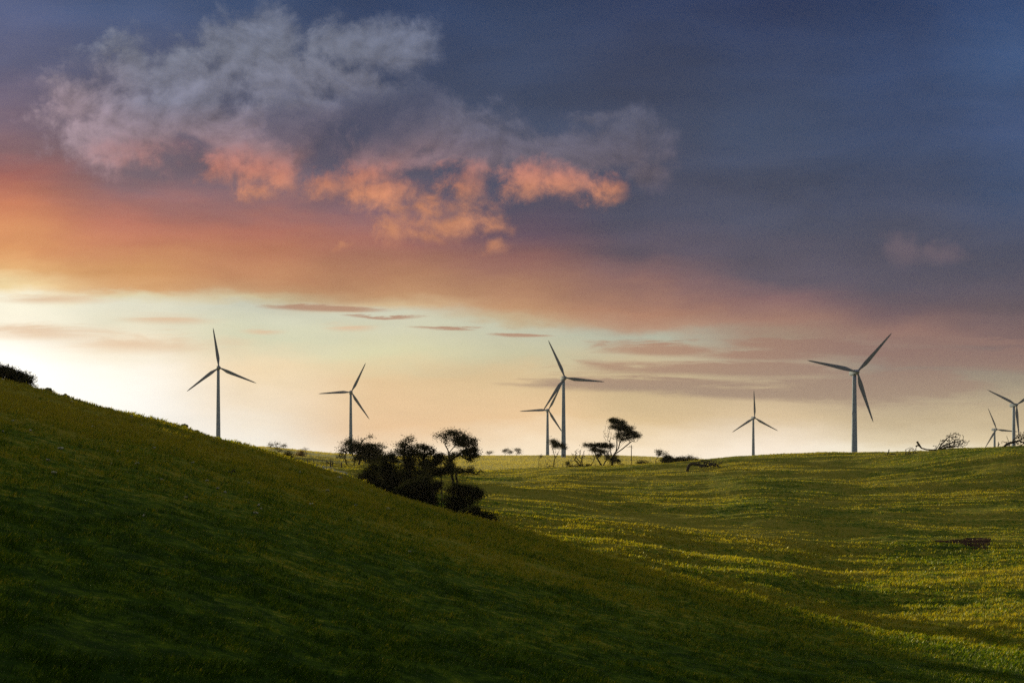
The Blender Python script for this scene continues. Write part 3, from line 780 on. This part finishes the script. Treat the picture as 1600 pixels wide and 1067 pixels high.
# wind-shaped tree in front of the second turbine
gtree(728, 'dome_tree', 'dark dome-shaped tree leaning right in front of the second turbine', 'tree', 236, 553,
      [[(553, 728), (553, 716), (551, 706)], [(560, 727), (564, 715), (572, 706)], [(542, 727), (539, 716), (541, 703)]],
      pads=[(545, 692, 7, 4), (556, 696, 12, 6), (568, 699, 13, 8), (579, 704, 13, 9), (588, 710, 11, 10), (595, 718, 7, 8), (568, 709, 18, 9), (550, 705, 10, 7), (582, 718, 16, 9),
            (534, 704, 4, 3), (533, 711, 5, 4.5), (539, 697, 4, 2.5), (561, 719, 10, 4)],
      twigs=[(532, 698, 9, 10, 30), (541, 718, 8, 7, 22)], rt=.30, seed=11, dens=2.1, size=.23, shell=.2)
tree('dead_tree', 'bare branching tree with one dark tuft at its tip, reaching above the dome-shaped tree', 'tree', 244, 562,
     [[(562, 728), (562, 704), (563, 694), (567, 688), (571, 684)], [(563, 696), (560, 687), (559.5, 680)]], pads=[(578.5, 681.8, 4.5, 1.7)],
     twigs=[(569, 686, 8, 4, 22)], rt=.2, rmin=.03, seed=12, size=.2)
tree('leaning_tree', 'slim tree with a little flat dark crown standing just right of the dome-shaped tree', 'tree', 230, 592,
     [[(592, 730), (592, 712), (590, 702), (594, 698)]], pads=[(597, 695.6, 5.5, 2), (601, 699, 2.6, 1.8)], twigs=[(592, 701, 7, 4, 22)], rt=.16, rmin=.03, seed=13, size=.2)

# the dark thicket in the gully: each shrub and tree its own
tree('low_shrub', 'low dark shrub at the left end of the thicket, touching the pale track', 'shrub', 139, 574,
     [[(574, 770), (574, 752)]], pads=[(566, 748, 11, 8), (578, 742, 13, 10), (575, 756, 18, 10), (590, 760, 16, 12), (586, 730, 8, 7)], rt=.2, seed=14, dens=2.9, size=.15, shell=.15)
tree('dense_shrub', 'dense dark shrub with a knobbly top, second from the left in the thicket', 'shrub', 141, 608,
     [[(606, 780), (606, 745), (603, 722)]], pads=[(607, 711, 8, 4), (600, 718, 7, 6), (615, 718, 10, 8), (603, 735, 18, 14), (618, 745, 18, 16), (603, 757, 20, 12), (620, 765, 18, 12)],
     rt=.26, seed=15, dens=2.9, size=.15, shell=.15)
tree('tufted_tree', 'dark tree in the thicket carrying one small flat tuft above its crown', 'tree', 143, 634,
     [[(634, 790), (634, 735), (630, 712), (632, 702)], [(634, 720), (642, 706), (644, 694)]],
     pads=[(639, 686.8, 7.5, 3.2), (628, 697, 7, 4), (638, 699.5, 11, 5), (624, 704, 6, 6), (646, 707, 10, 7), (634, 710, 12, 7), (640, 726, 16, 12), (637, 745, 18, 14), (642, 768, 18, 14)],
     twigs=[(630, 692, 9, 6, 30)], rt=.3, seed=16, dens=2.5, size=.15, shell=.2)
tree('round_crowned_tree', 'dark tree with a smooth hooded crown, between the tufted tree and the big umbrella tree', 'tree', 147, 664,
     [[(664, 790), (664, 735), (662, 712), (664, 701)]],
     pads=[(658, 697.5, 8, 4.5), (666, 700, 9, 5.5), (672, 707, 6, 5), (657, 712, 9, 7), (664, 726, 16, 11), (662, 744, 16, 12)],
     twigs=[(675, 702, 9, 8, 40)], rt=.28, seed=17, dens=2.4, size=.15, shell=.2)
tree('gully_shrub', 'wide black shrub filling the bottom of the thicket above the grass edge', 'shrub', 126, 655,
     [[(655, 800), (655, 770)], [(672, 800), (672, 780)]], pads=[(681, 758, 8, 10), (645, 765, 18, 15), (660, 758, 18, 16), (668, 774, 14, 13), (655, 778, 18, 10), (675, 785, 8, 7), (630, 770, 14, 12), (676, 768, 6, 9)],
     rt=.2, seed=18, dens=3., size=.14, shell=.15)
tree('leafy_shrub', 'dark leafy shrub under the left side of the big umbrella tree', 'shrub', 138, 690,
     [[(690, 800), (690, 750), (690, 725)]], pads=[(688, 712, 9, 6), (684, 724, 12, 9), (690, 738, 14, 7), (700, 733, 9, 9), (676, 738, 9, 10), (680, 716, 6, 6)],
     rt=.10, seed=19, dens=2.6, size=.15, shell=.2)
tree('umbrella_tree', 'big umbrella-crowned tree at the right of the thicket, tallest of the middle trees', 'tree', 150, 704,
     [[(710, 805), (709, 765), (706, 742), (703, 720), (701, 706), (697, 698), (692, 690)], [(702, 712), (706, 702), (712, 695), (716, 689)], [(704, 722), (712, 713), (722, 706), (730, 701)]],
     pads=[(687, 681, 5.5, 2.2), (696, 681.5, 6, 2.4), (700, 675, 6, 2.2), (708, 675.5, 8, 3), (717, 678, 9, 4.5), (727, 683, 9, 5.5), (736, 691, 8, 6.5), (741, 700, 6, 7), (741, 711, 6, 7),
           (733, 711, 7, 5), (724, 706, 7, 3.5), (728, 695, 8, 5), (716, 686.5, 9, 5), (722, 692, 9, 6), (734, 718, 5, 3), (732, 704, 9, 7), (697, 687, 5, 2.5), (714, 710.5, 6, 2.8), (706, 712, 6, 5), (702, 722, 8, 7), (707, 736, 8, 8)],
     twigs=[(705, 690, 13, 9, 34), (723, 697, 12, 9, 30)], rt=.27, seed=20, dens=2.7, size=.145, ntar=1.3, shell=.3, thick=.8)
tree('branchy_tree', 'half-dead tree with crooked bare branches reaching right over the bright slope', 'tree', 128, 713,
     [[(717, 812), (715, 775), (714, 752), (712, 742), (716, 735)], [(713, 754), (720, 749), (727, 750), (731, 744), (733, 740)], [(716, 739), (727, 736), (738, 738), (744, 741), (748, 741)],
      [(744, 741), (750, 735), (755, 737), (759, 743)], [(748, 740), (751, 733), (749, 731)]],
     pads=[(722, 738, 8, 3), (734, 736, 8, 4), (717, 735, 5, 4)], twigs=[(738, 732, 5, 3, 12), (752, 738, 8, 6, 12)],
     leaf='leaf', bark='bark', rt=.17, rmin=.025, seed=21, dens=2.3, size=.13)
tree('dead_sapling', 'thin forked bare tree between the thicket and the lower bush', 'tree', 124, 677.5,
     [[(677.5, 806), (677.5, 775), (676, 764), (671, 757)], [(677, 768), (683, 761), (690, 757)]], twigs=[(684, 757, 12, 9, 26)], rt=.08, rmin=.022, seed=22)
tree('spreading_bush', 'broad open bush with layered foliage below the big umbrella tree', 'bush', 119, 722,
     [[(722, 812), (722, 790), (718, 775), (712, 766)], [(722, 795), (732, 778), (741, 768)], [(715, 808), (703, 790), (694, 778)]],
     pads=[(716, 761, 14, 6), (728, 764, 16, 7), (742, 769, 12, 8), (720, 771, 14, 6), (738, 778, 12, 6), (722, 788, 16, 9), (751, 772, 5.5, 6), (704, 768, 8, 4), (707, 779, 12, 6), (722, 781, 11, 6), (735, 783, 8, 4), (702, 790, 10, 7), (718, 794, 13, 8), (733, 797, 10, 8)],
     twigs=[(693, 779, 9, 7, 24), (742, 784, 10, 7, 18)], rt=.16, seed=23, dens=2.5, size=.13, shell=.25)
tree('creeping_bush', 'low creeping bush at the right tip of the thicket, lying along the grass edge', 'bush', 114, 752,
     [[(752, 822), (750, 806)], [(764, 824), (764, 812)]], pads=[(733, 797, 9, 6), (743, 799, 10, 7), (752, 805, 11, 7), (761, 809, 9, 6), (769, 810, 6, 5.5), (772, 814, 3, 3)],
     rt=.1, seed=24, dens=2.8, size=.12, shell=.2)
# far ridge and far slope
for lb, u, Yd, gb, pads, tw, sd_ in [
    ('little far tree with a flat crown on the ridge, nearest to the big umbrella tree', 765, 1080, 714, [(762, 709.3, 3.5, 1.2), (768, 708.5, 3, 1.2)], (765, 710, 5, 3, 14), 31),
    ('little far tree with a fan-shaped crown on the ridge, middle one of three', 789, 1020, 716.5, [(792, 706.5, 4, 2), (797, 709.5, 4.5, 2.3), (789, 709, 3, 2)], (790, 710, 6, 4, 18), 32),
    ('little far tree with a rounded crown on the ridge, rightmost of three', 807, 1000, 716, [(808, 706.5, 4.5, 2.5), (810, 709.5, 3.5, 2)], (810, 706, 6, 3.5, 14), 33)]:
    gtree(gb, 'far_tree', lb, 'tree', Yd, u, [[(u, gb), (u+.5, gb-4)]], pads=pads, twigs=[tw], rt=.25, rmin=.09, seed=sd_, size=.5, dens=1.6, ntar=.3)
gtree(727, 'ghostly_tree', 'faint spindly tree on the hazy slope just left of the lollipop tree', 'tree', 560, 841,
      [[(841, 727), (842, 718), (844, 711)]], pads=[(845.5, 708.5, 3.5, 1.6)], twigs=[(845, 712, 5, 5, 20), (850, 721, 8, 4, 14)], rt=.14, rmin=.05, seed=34, size=.3, dens=1.2)
gtree(729, 'lollipop_tree', 'slim tree with a small tilted crown on top, in front of the tall middle turbine', 'tree', 298, 866,
      [[(866, 729), (865.5, 720), (867, 712), (865, 703), (863, 695)], [(866.5, 714), (871, 706), (874, 699)], [(865.5, 722), (858, 714), (853, 711)], [(866, 721), (872, 716), (876, 713)]],
      pads=[(863, 685.5, 4.5, 2.4), (869, 687.5, 6.5, 3.6), (875, 691, 6, 4), (880, 695.5, 3, 3.2), (868, 693, 5, 2)],
      twigs=[(868, 702, 9, 9, 34), (856, 720, 8, 7, 20), (846, 722, 7, 3, 10)], rt=.22, rmin=.035, seed=35, size=.22, dens=2.9)
gtree(728, 'bare_tree', 'leafless tree with forked stems, left of the low dark flat-topped tree', 'tree', 302, 909,
      [[(908, 729), (907, 720), (900, 712), (896, 706)], [(910, 729), (909, 716), (911, 707), (914, 701)], [(906, 724), (898, 716), (892, 704)]],
      twigs=[(905, 708, 13, 11, 60), (895, 712, 8, 6, 16)], rt=.24, rmin=.035, seed=36)
gtree(729, 'flat_topped_tree', 'low flat-topped dark tree with two leaning stems, left of the big fan-shaped tree', 'tree', 303, 942,
      [[(941, 729), (935, 720), (931, 711), (926, 704)], [(942, 729), (947, 720), (950, 710), (953, 702)], [(922, 729), (928, 720), (931, 712)]],
      pads=[(918, 695.5, 5.5, 2.6), (927, 696, 7, 3.6), (936, 697.5, 8, 4.4), (946, 697, 7, 4.6), (955, 697, 5.5, 4), (932, 704, 7, 3.8), (943, 706, 8, 4), (936, 712, 5, 2.8), (949, 714, 4, 4), (926, 702, 5, 2.5)],
      twigs=[(926, 713, 12, 9, 30)], rt=.3, rmin=.04, seed=37, size=.2, dens=2.8)
gtree(729, 'fan_shaped_tree', 'tall fan-shaped windswept tree on the crest, tallest tree right of the middle', 'tree', 300, 957,
      [[(956, 729), (957, 718), (961, 710), (966, 703), (972, 697), (979, 690)], [(957, 720), (954, 708), (953, 697), (954, 686), (956, 676)], [(962, 709), (964, 698), (964, 686), (967, 675)],
       [(966, 703), (969, 692), (974, 683), (979, 677)], [(960, 712), (973, 703), (984, 694), (993, 688)]],
      pads=[(955, 659.5, 4.5, 3), (961, 660, 7, 4), (968, 663.5, 8, 5), (975, 668, 8, 5.5), (982, 673, 7.5, 5), (988, 678, 6, 4.5), (992, 682, 5, 3.5), (997, 684, 3.6, 2.4), (970, 671, 8, 5), (960, 667, 6, 5), (978, 679, 7, 5), (985, 685, 6, 3.5), (966, 681, 4, 5, -1.), (973, 687, 4, 3, 1.),
            (955, 722, 5, 4), (966, 722, 4, 3.4), (960, 716, 4, 3)],
      twigs=[(972, 684, 15, 11, 90), (948, 679, 6, 13, 60), (990, 689, 9, 5, 34), (985, 700, 8, 5, 6)],
      rt=.42, rmin=.045, seed=38, size=.2, dens=3.0, ntar=1.6, wob=.12)
gtree(727, 'low_bush', 'low dark scrubby bush among the bare stems right of the tall middle turbine', 'bush', 303, 889,
      [[(889, 728), (889, 722)], [(918, 728), (916, 722)]], pads=[(887, 717, 4, 3), (893, 724, 7, 3), (905, 725, 7, 3), (918, 724, 7, 3.5), (930, 726, 6, 2.5)], twigs=[(898, 718, 10, 6, 30)], rt=.12, seed=71, size=.2, dens=2.0)
gtree(727, 'crest_bush', 'small dark bush at the foot of the fan-shaped tree, on its right', 'bush', 306, 972, [[(972, 728), (972, 724)]],
      pads=[(972, 724.5, 4.5, 2.8), (980, 726.5, 5, 1.8)], rt=.1, seed=39, size=.2)
gtree(723, 'arched_tree', 'pale windswept tree with a domed crown over arching stems, right of the slim pole', 'tree', 420, 1001,
      [[(994, 724), (999, 717), (1004, 713)], [(1004, 724), (1006, 717), (1006, 712)], [(1016, 724), (1012, 718), (1009, 713)]],
      pads=[(1000, 711.5, 5, 2.6), (1006, 711.5, 6, 3), (1011, 715, 4, 2.5)], twigs=[(1004, 716, 10, 5, 30)], rt=.16, rmin=.045, seed=40, size=.26, dens=1.8)
gtree(724, 'tiny_tree', 'tiny slanting tree between the arched tree and the ragged dark tree', 'tree', 430, 1018,
      [[(1019, 724), (1018.5, 716), (1016, 712)]], pads=[(1016, 711.5, 3.6, 1.1), (1020.5, 713.5, 2, .8)], leaf='leafo', rt=.14, rmin=.045, seed=41, size=.26, dens=1.6)
gtree(723.5, 'ragged_tree', 'ragged dark windswept tree with a spiky top on the right crest slope', 'tree', 301, 1027,
      [[(1025, 724), (1024.5, 716), (1028, 711), (1027, 704)], [(1032, 723), (1036, 717), (1043, 714)], [(1028, 711), (1033, 706), (1038, 705)]],
      pads=[(1027.5, 702.3, 3.4, 1.3), (1033, 703.7, 4, 1.2), (1040, 706.3, 3.2, 1), (1031, 707.5, 4, 1.8), (1043, 712, 7, 3.2), (1037, 716, 5, 4), (1046, 716, 9, 4.5), (1056, 717, 7, 4.2), (1048, 720.5, 10, 2.4)],
      rt=.22, rmin=.035, seed=42, size=.19, dens=2.9)
gtree(719.5, 'cushion_bush', 'low dark cushion of a bush trailing right from the ragged tree', 'bush', 301, 1071,
      [[(1063, 722), (1063, 717)], [(1078, 719), (1077, 715)]], pads=[(1064, 716, 6, 3.2), (1071, 715.5, 6, 2.6), (1078, 712.8, 7, 2), (1085, 714.5, 4, 2), (1074, 718, 7, 1.6)],
      rt=.14, rmin=.03, seed=43, size=.18, dens=2.4)
gtree(716.5, 'grass_tussock', 'single dark tuft on the crest line right of the cushion bush', 'tussock', 300, 1091, [[(1091, 717), (1091, 715)]], pads=[(1091, 714.6, 1.2, 1.2)], rt=.04, seed=44, size=.16, crown='leaves', trunkname='stem')
# dead wood
gtree(748, 'fallen_tree', 'fallen tree on the right slope, its arched trunk on end, grey branches trailing right', 'fallen tree', 251, 1076,
      [[(1074, 748), (1075, 743), (1077.5, 738.5), (1082, 736.5), (1089, 738), (1096, 739.5)], [(1078, 738), (1086, 735), (1095, 733), (1104, 731)], [(1090, 738), (1100, 741), (1111, 741)]],
      twigs=[(1108, 735, 24, 6, 110), (1110, 741, 20, 4, 50)], bark='deadwood', rt=.5, rmin=.055, seed=51, up=.0, wob=.35)
gtree(709, 'broken_stump', 'broken stump with one upright spike, left end of the dead wood on the right crest', 'stump', 262, 1387,
      [[(1384, 709.5), (1386, 706), (1388, 702), (1389, 697)], [(1386, 708.5), (1390, 705), (1396, 704), (1401, 707)], [(1386, 708), (1383, 704.5)], [(1390, 708.5), (1396, 707.5), (1402, 708.5)]],
      twigs=[(1378, 710, 12, 1.5, 14)], bark='deadwood', rt=.42, rmin=.06, seed=52, up=0, wob=.2)
gtree(706.5, 'fallen_branch', 'spiky fallen branch lying between the broken stump and the horned log', 'fallen branch', 264, 1420,
      [[(1405, 708), (1413, 706.5), (1421, 705), (1430, 703), (1438, 703)], [(1417, 706), (1422, 700), (1428, 696)], [(1424, 705), (1430, 698), (1433, 692)]],
      twigs=[(1424, 701, 12, 7, 80), (1410, 706, 10, 2, 20)], bark='deadwood', rt=.2, rmin=.055, seed=53, up=0, wob=.25)
gtree(703.5, 'fallen_log', 'long curved log with a horn-like upright end on the right crest, joining the uprooted tree', 'fallen log', 266, 1446,
      [[(1433, 688), (1436, 693), (1440, 698.5), (1447, 700.5), (1455, 701.2), (1463, 700.5)], [(1437, 695), (1434, 694), (1431, 695.5)]], bark='deadwood', rt=.34, rmin=.14, seed=54, up=0, snap=False)
gtree(702, 'uprooted_tree', 'uprooted dead tree with a fan of bare branches, biggest deadwood on the right crest', 'fallen tree', 267, 1466,
      [[(1462, 702), (1466, 696), (1469, 690), (1470, 686)], [(1465, 701), (1472, 692), (1478, 686), (1485, 680), (1489, 678)], [(1466, 702), (1474, 696), (1484, 692), (1496, 690), (1504, 687)],
       [(1468, 702), (1480, 698), (1492, 697), (1502, 696)]],
      twigs=[(1492, 683, 15, 8, 130), (1500, 693, 12, 7, 120), (1482, 696, 16, 5, 90), (1478, 690, 8, 6, 40), (1510, 690, 6, 4, 10), (1461, 697, 3, 4, 10)], bark='deadwood', rt=.34, rmin=.06, seed=55, up=0, wob=.4)
gtree(697, 'tree_stump', 'short snapped stump left of the smallest turbine foot on the right crest', 'stump', 266, 1560,
      [[(1559.5, 697), (1560, 693), (1560, 689)], [(1560, 695), (1562, 692)]], bark='deadwood', rt=.14, rmin=.05, seed=56, up=0)
gtree(697, 'toppled_tree', 'toppled dead tree at the right picture edge, jagged root end left and bare branches right', 'fallen tree', 262, 1577,
      [[(1566, 697), (1572, 694), (1580, 691), (1588, 689), (1596, 685), (1602, 679)], [(1575, 693), (1570, 690), (1567, 688.5)], [(1577, 692), (1575, 686), (1573, 680)], [(1582, 691), (1583, 686), (1587, 683)],
       [(1590, 696), (1600, 692), (1612, 693)]],
      twigs=[(1600, 682, 14, 11, 150), (1610, 690, 12, 6, 50), (1575, 692, 10, 4, 30), (1592, 692, 12, 4, 40)], bark='deadwood', rt=.42, rmin=.06, seed=57, up=0, wob=.4)
for lb, u, r_, w_, sd_ in [('thin dead branch lying on the green slope right of the branchy tree', 776, 737, 8, 61), ('dark crooked branch in the grass of the left hill, beside a pale stone', 358, 775, 9, 62)]:
    x_, y_ = hit(u, r_, 60, 139 if u < 500 else 290)
    gtree(r_, 'fallen_branch', lb, 'fallen branch', y_, u, [[(u-w_*.6, r_), (u-w_*.1, r_-1.2), (u+w_*.4, r_-2.6), (u+w_*.8, r_-5.5)]], twigs=[(u, r_-1.5, w_, 2.5, 9)], bark='deadwood',
          rt=.09, rmin=.03, seed=sd_, up=0, snap=False)

# ---------------------------------------------------------------- rocks
import bmesh
def rock(label, u, row, w, h, seed, group=None, ymax=139., ymin=20., name='boulder', cat='boulder', sink=.12):
    x, y = hit(u, row, ymin, ymax); z = float(H(x, y)); k_ = y/F
    rg = np.random.RandomState(seed)
    bm = bmesh.new(); bmesh.ops.create_icosphere(bm, subdivisions=3, radius=1.)
    a, b, c = w*k_*.6, w*k_*.6*(.7+.5*rg.rand()), h*k_*.72
    pl = rg.normal(0, 1, (7, 3)); pl /= np.linalg.norm(pl, axis=1)[:, None]
    for v in bm.verts:
        p = np.array(v.co)
        for q in pl:                        # knock flats off like broken limestone
            d = p@q
            if d > .72: p = p - q*(d-.72)*.8
        n_ = fbm(np.array([p[0]*1.7+seed]), np.array([p[1]*1.7+p[2]*1.3]), 3)[0]
        p = p*(1+.62*n_)
        v.co = (p[0]*a, p[1]*b, p[2]*c)
    me = bpy.data.meshes.new(name); bm.to_mesh(me); bm.free(); me.materials.append(M['mossrock'] if cat == 'boulder' and row < 700 else M['rock'])
    me.polygons.foreach_set('use_smooth', [i % 3 != 0 for i in range(len(me.polygons))])
    o = bpy.data.objects.new(name, me); COL.objects.link(o); o.location = (x, y, z+c*(1-2*sink)); o.rotation_euler = (rg.rand()*.5-.25, rg.rand()*.5-.25, rg.rand()*6)
    return tag(o, label, cat, group)
def edge_row(u):
    yy = np.linspace(100, 150, 300); return float((Y0-F*H((u-U0)/F*yy, yy)/yy).min())
BIG = [('rounded boulder on the left skyline nearest the dark skyline tree', 76, None, 9, 6), ('flat pair-like boulder on the left skyline, second from the dark tree', 103, None, 11, 6),
       ('low boulder on the middle of the left skyline', 170, None, 12, 6), ('low flat-topped boulder on the left skyline just right of the middle one', 197, None, 9, 5),
       ('largest pointed boulder standing on the left hill skyline left of the first turbine', 289, None, 11, 9), ('small boulder on the left skyline between the pointed boulder and the first turbine', 308, None, 9, 5),
       ('bright white rock in the grass below the pale track', 530, 754, 11, 5), ('pale hooked rock alone in the upper left hillside grass', 240, 704, 8, 4),
       ('pale flat rock on the left hillside, below and left of the hooked rock', 84, 737, 9, 4)]
for i, (lb, u, r_, w, h) in enumerate(BIG):
    if r_ is None: rock(lb, u, edge_row(u)+1.5, w, h, 100+i, 'boulders on the left hillside')
    else: rock(lb, u, r_, w, h, 100+i, 'boulders on the left hillside')
rg_ = np.random.RandomState(5)
SM = [(25, 640), (62, 633), (112, 637), (146, 668), (48, 676), (174, 724), (200, 738), (214, 727), (302, 727), (290, 779), (340, 763), (352, 770), (388, 756), (404, 790), (400, 802), (408, 797),
      (262, 676), (276, 703), (312, 702), (334, 695), (225, 806), (133, 649), (60, 648), (95, 700), (75, 722), (252, 748), (438, 775), (468, 744), (605, 801), (640, 862), (745, 850), (486, 790), (323, 752),
      (20, 660), (205, 662), (222, 668), (4, 676), (185, 705), (158, 690), (512, 772), (555, 790)]
for i, (u, r_) in enumerate(SM):
    rock('small pale stone lying in the grass of the left hillside', u, r_, 3.4+4.0*rg_.rand()**2, 2.0+1.8*rg_.rand(), 200+i, 'small pale stones strewn over the left hillside', name='stone', cat='stone', sink=.05)

# ---------------------------------------------------------------- fences, pole
def box_tube(a, b, w, mb):
    mb.tube([a, b], [w, w], 4)
def fence(label, posts, Yd, ph, rails, r_=.09, bay=None, cat='fence', name='rail_fence', ys=None):
    P_ = []
    for i, u in enumerate(posts):
        yd = Yd if ys is None else ys[i]
        P_.append(on_ground(u, yd))
    o0 = P_[0]; root = empty(name, o0); tag(root, label, cat, 'fences below the far slope')
    L = lambda p, z: (p[0]-o0[0], p[1]-o0[1], p[2]-o0[2]+z)
    for i, p in enumerate(P_):
        m = MB(); m.tube([L(p, -.3), L(p, ph*.5), L(p, ph+.05*math.sin(i*3.))], [r_*1.15, r_, r_*.95], 7); m.obj('post', M['greywood'], root)
    for h, rr in rails:
        m = MB()
        for i in range(len(P_)-1):
            if bay and i not in bay: continue
            a, b = L(P_[i], h), L(P_[i+1], h)
            m.tube([a, ((a[0]+b[0])/2, (a[1]+b[1])/2, (a[2]+b[2])/2-.03), b], [rr, rr, rr], 6)
        m.obj('rail' if rr > .03 else 'wire', M['greywood'], root)
fence('single-rail timber fence bay at the left end of the pale track', [462.5, 481], 222, .95, [(.92, .06)], .11)
fence('rail fence bay joining the stunted tree to the dome-shaped tree', [519, 533.5], 226, 1.0, [(.82, .05)], .11)
fence('faint post and wire fence along the crest between the lollipop tree and the fan-shaped tree', list(np.linspace(846, 950, 17)), 322, 1.25, [(1.15, .012), (.8, .012), (.45, .012)], .055, name='wire_fence')
fence('faint post and wire fence running below the sunlit slope behind the small dark tree', list(np.linspace(484, 516, 6)), 228, 1.1, [(1.0, .012), (.6, .012)], .05, name='wire_fence')
x_, y_, z_ = on_ground(986.5, 400)
m_ = MB(); top = (Y0-695)/F*400 - z_
m_.tube([(0, 0, -.5), (0, 0, top*.5), (0, 0, top)], [.16, .14, .11], 8)
p_ = empty('utility_pole', (x_, y_, z_)); tag(p_, 'slim grey pole standing alone right of the fan-shaped tree', 'pole')
m_.obj('pole_shaft', M['greywood'], p_)
m_ = MB(); m_.tube([(-.7, 0, top-.5), (.7, 0, top-.5)], [.06, .06], 4); m_.obj('crossarm', M['greywood'], p_)

# ---------------------------------------------------------------- pale track and bare soil
tr_ = [hit(u, r_, 150, 260) for u, r_ in [(489, 727.5), (500, 727.5), (512, 730), (524, 735), (538, 740), (553, 744.5), (560, 748), (553, 750), (535, 748.5), (520, 745), (508, 739), (496, 732)]]
patch('track', tr_, M['gravel'], .10, 12)
so = [hit(u, r_, 90, 220) for u, r_ in [(1440, 852), (1470, 850), (1497, 847), (1515, 843), (1535, 840.5), (1545, 841), (1547, 851), (1544, 858), (1520, 857), (1500, 854), (1470, 854)]]
patch('soil_bank', so, M['soil'], .05, 12)
for i, (u0_, r0_, s_) in enumerate([(1535, 841, 9), (1470, 833, 10), (1560, 780, 12)]):
    pass

# ---------------------------------------------------------------- grass
_so = np.array(so); _tr = np.array(tr_)
def inside(px, py, poly):
    r_ = np.zeros(len(px), bool); n = len(poly); j = n-1
    for i in range(n):
        xi, yi = poly[i]; xj, yj = poly[j]
        c = ((yi > py) != (yj > py)) & (px < (xj-xi)*(py-yi)/(yj-yi+1e-12)+xi)
        r_ ^= c; j = i
    return r_
ex = lambda x, y: inside(x, y, _so) | inside(x, y, _tr)
grass('near_grass', 520000, 9.5, 62., 1, .115, .95, -120, 1720, .75, ex)
grass('hillside_grass', 480000, 58., 150., 2, .13, .9, -80, 1680, .8, ex)
grass('slope_grass', 480000, 105., 330., 3, .065, .68, 380, 1680, .75, ex, True)
grass('far_slope_grass', 300000, 420., 1180., 4, .2, .9, 330, 1100, .6, ex)
